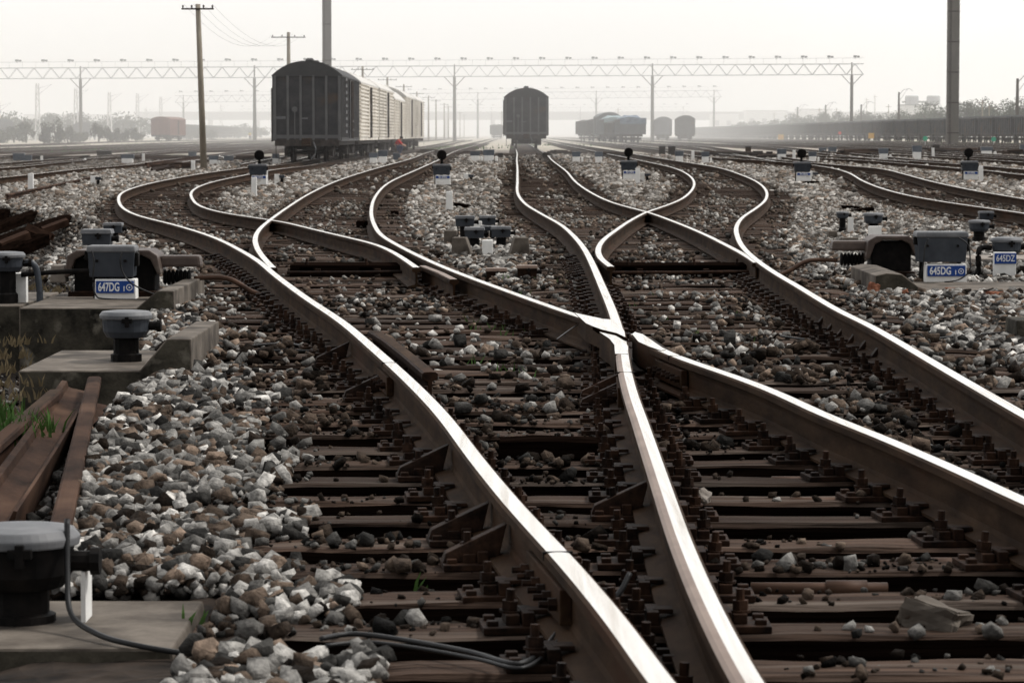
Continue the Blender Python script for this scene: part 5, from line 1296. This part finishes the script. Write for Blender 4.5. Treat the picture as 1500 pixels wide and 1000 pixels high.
# ------------------------------------------------------------------ haze
for _k,(_a,_c,_den,_top) in enumerate((((7,110),(70,560),.00042,71),((4,118),(60,620),.00045,68),((1800,125),(1800,700),.00036,65))):
    _hp=[(-1800-_k*7,_a[1]),_a,_c,(1800+_k*7,1000+_k*40),(1800+_k*7,2800+_k*9),(-1800-_k*7,2800+_k*9)]
    b=MB(); b.add([(x_,y_,-1-.1*_k) for x_,y_ in _hp]+[(x_,y_,_top) for x_,y_ in _hp],[(0,1,2,3,4,5)[::-1],(6,7,8,9,10,11)]+[(i_,(i_+1)%6,(i_+1)%6+6,i_+6) for i_ in range(6)])
    m=bpy.data.materials.new('haze'); m.use_nodes=True; nt=m.node_tree; nt.nodes.remove(nt.nodes['Principled BSDF'])
    v_=nt.nodes.new('ShaderNodeVolumeScatter'); v_.inputs['Color'].default_value=(1,1,1,1); v_.inputs['Density'].default_value=_den; v_.inputs['Anisotropy'].default_value=.3
    nt.links.new(v_.outputs[0],nt.nodes['Material Output'].inputs['Volume'])
    hz=b.build('haze',m); hz['kind']='structure'; hz['label']='pale mist lying over the far yard'
# ------------------------------------------------------------------ light
w=bpy.data.worlds.new('World'); scn.world=w; w.use_nodes=True; N=w.node_tree.nodes; L=w.node_tree.links
bg=N['Background']; sky=N.new('ShaderNodeTexSky'); sky.sky_type='NISHITA'; sky.sun_disc=False
EL,AZ=math.radians(54),math.radians(78)     # azimuth measured from +Y (view direction) to the right
sky.sun_elevation=EL; sky.sun_rotation=AZ; sky.dust_density=4; sky.air_density=1.2
hs=N.new('ShaderNodeHueSaturation'); hs.inputs['Saturation'].default_value=.12; L.new(sky.outputs[0],hs.inputs['Color'])
tc=N.new('ShaderNodeTexCoord'); sp=N.new('ShaderNodeSeparateXYZ'); L.new(tc.outputs['Generated'],sp.inputs[0])
cr=N.new('ShaderNodeValToRGB'); cr.color_ramp.elements[0].position=0.0; cr.color_ramp.elements[0].color=(13.7,13.75,13.75,1); cr.color_ramp.elements[1].position=.9; cr.color_ramp.elements[1].color=(10,10,10.1,1)
L.new(sp.outputs['Z'],cr.inputs['Fac'])
mx=N.new('ShaderNodeMix'); mx.data_type='RGBA'; mx.inputs['Factor'].default_value=.85; L.new(hs.outputs[0],mx.inputs['A']); L.new(cr.outputs[0],mx.inputs['B']); mr=N.new('ShaderNodeMapRange'); mr.interpolation_type='SMOOTHSTEP'; mr.inputs['From Min'].default_value=-.7; mr.inputs['From Max'].default_value=.75; mr.inputs['To Min'].default_value=.55; mr.inputs['To Max'].default_value=1.0
L.new(sp.outputs['Y'],mr.inputs['Value']); vm=N.new('ShaderNodeVectorMath'); vm.operation='SCALE'; L.new(mx.outputs['Result'],vm.inputs[0]); L.new(mr.outputs[0],vm.inputs['Scale']); L.new(vm.outputs[0],bg.inputs['Color'])
bg.inputs['Strength'].default_value=.111
sl=bpy.data.lights.new('sun','SUN'); sl.energy=2.7; sl.angle=math.radians(10); sl.color=(1,.97,.92); so=bpy.data.objects.new('sun',sl); COL.objects.link(so)
sd=Vector((math.sin(AZ)*math.cos(EL),math.cos(AZ)*math.cos(EL),math.sin(EL))); so.rotation_euler=sd.to_track_quat('Z','Y').to_euler()
# ------------------------------------------------------------------ camera
cam=bpy.data.cameras.new('camera'); co=bpy.data.objects.new('camera',cam); COL.objects.link(co); scn.camera=co
cam.sensor_width=36; cam.lens=36*F/1500; cam.clip_end=20000; cam.clip_start=.5
co.location=(0,0,CZ); co.rotation_euler=(PI/2-PITCH,0,0)
cam.dof.use_dof=True; cam.dof.focus_distance=17; cam.dof.aperture_fstop=15
scn.view_settings.view_transform='Standard'; scn.view_settings.look='None'; scn.view_settings.exposure=0
scn.cycles.volume_bounces=2; scn.cycles.max_bounces=6; scn.cycles.diffuse_bounces=3; scn.cycles.glossy_bounces=3
scn.cycles.use_denoising=True
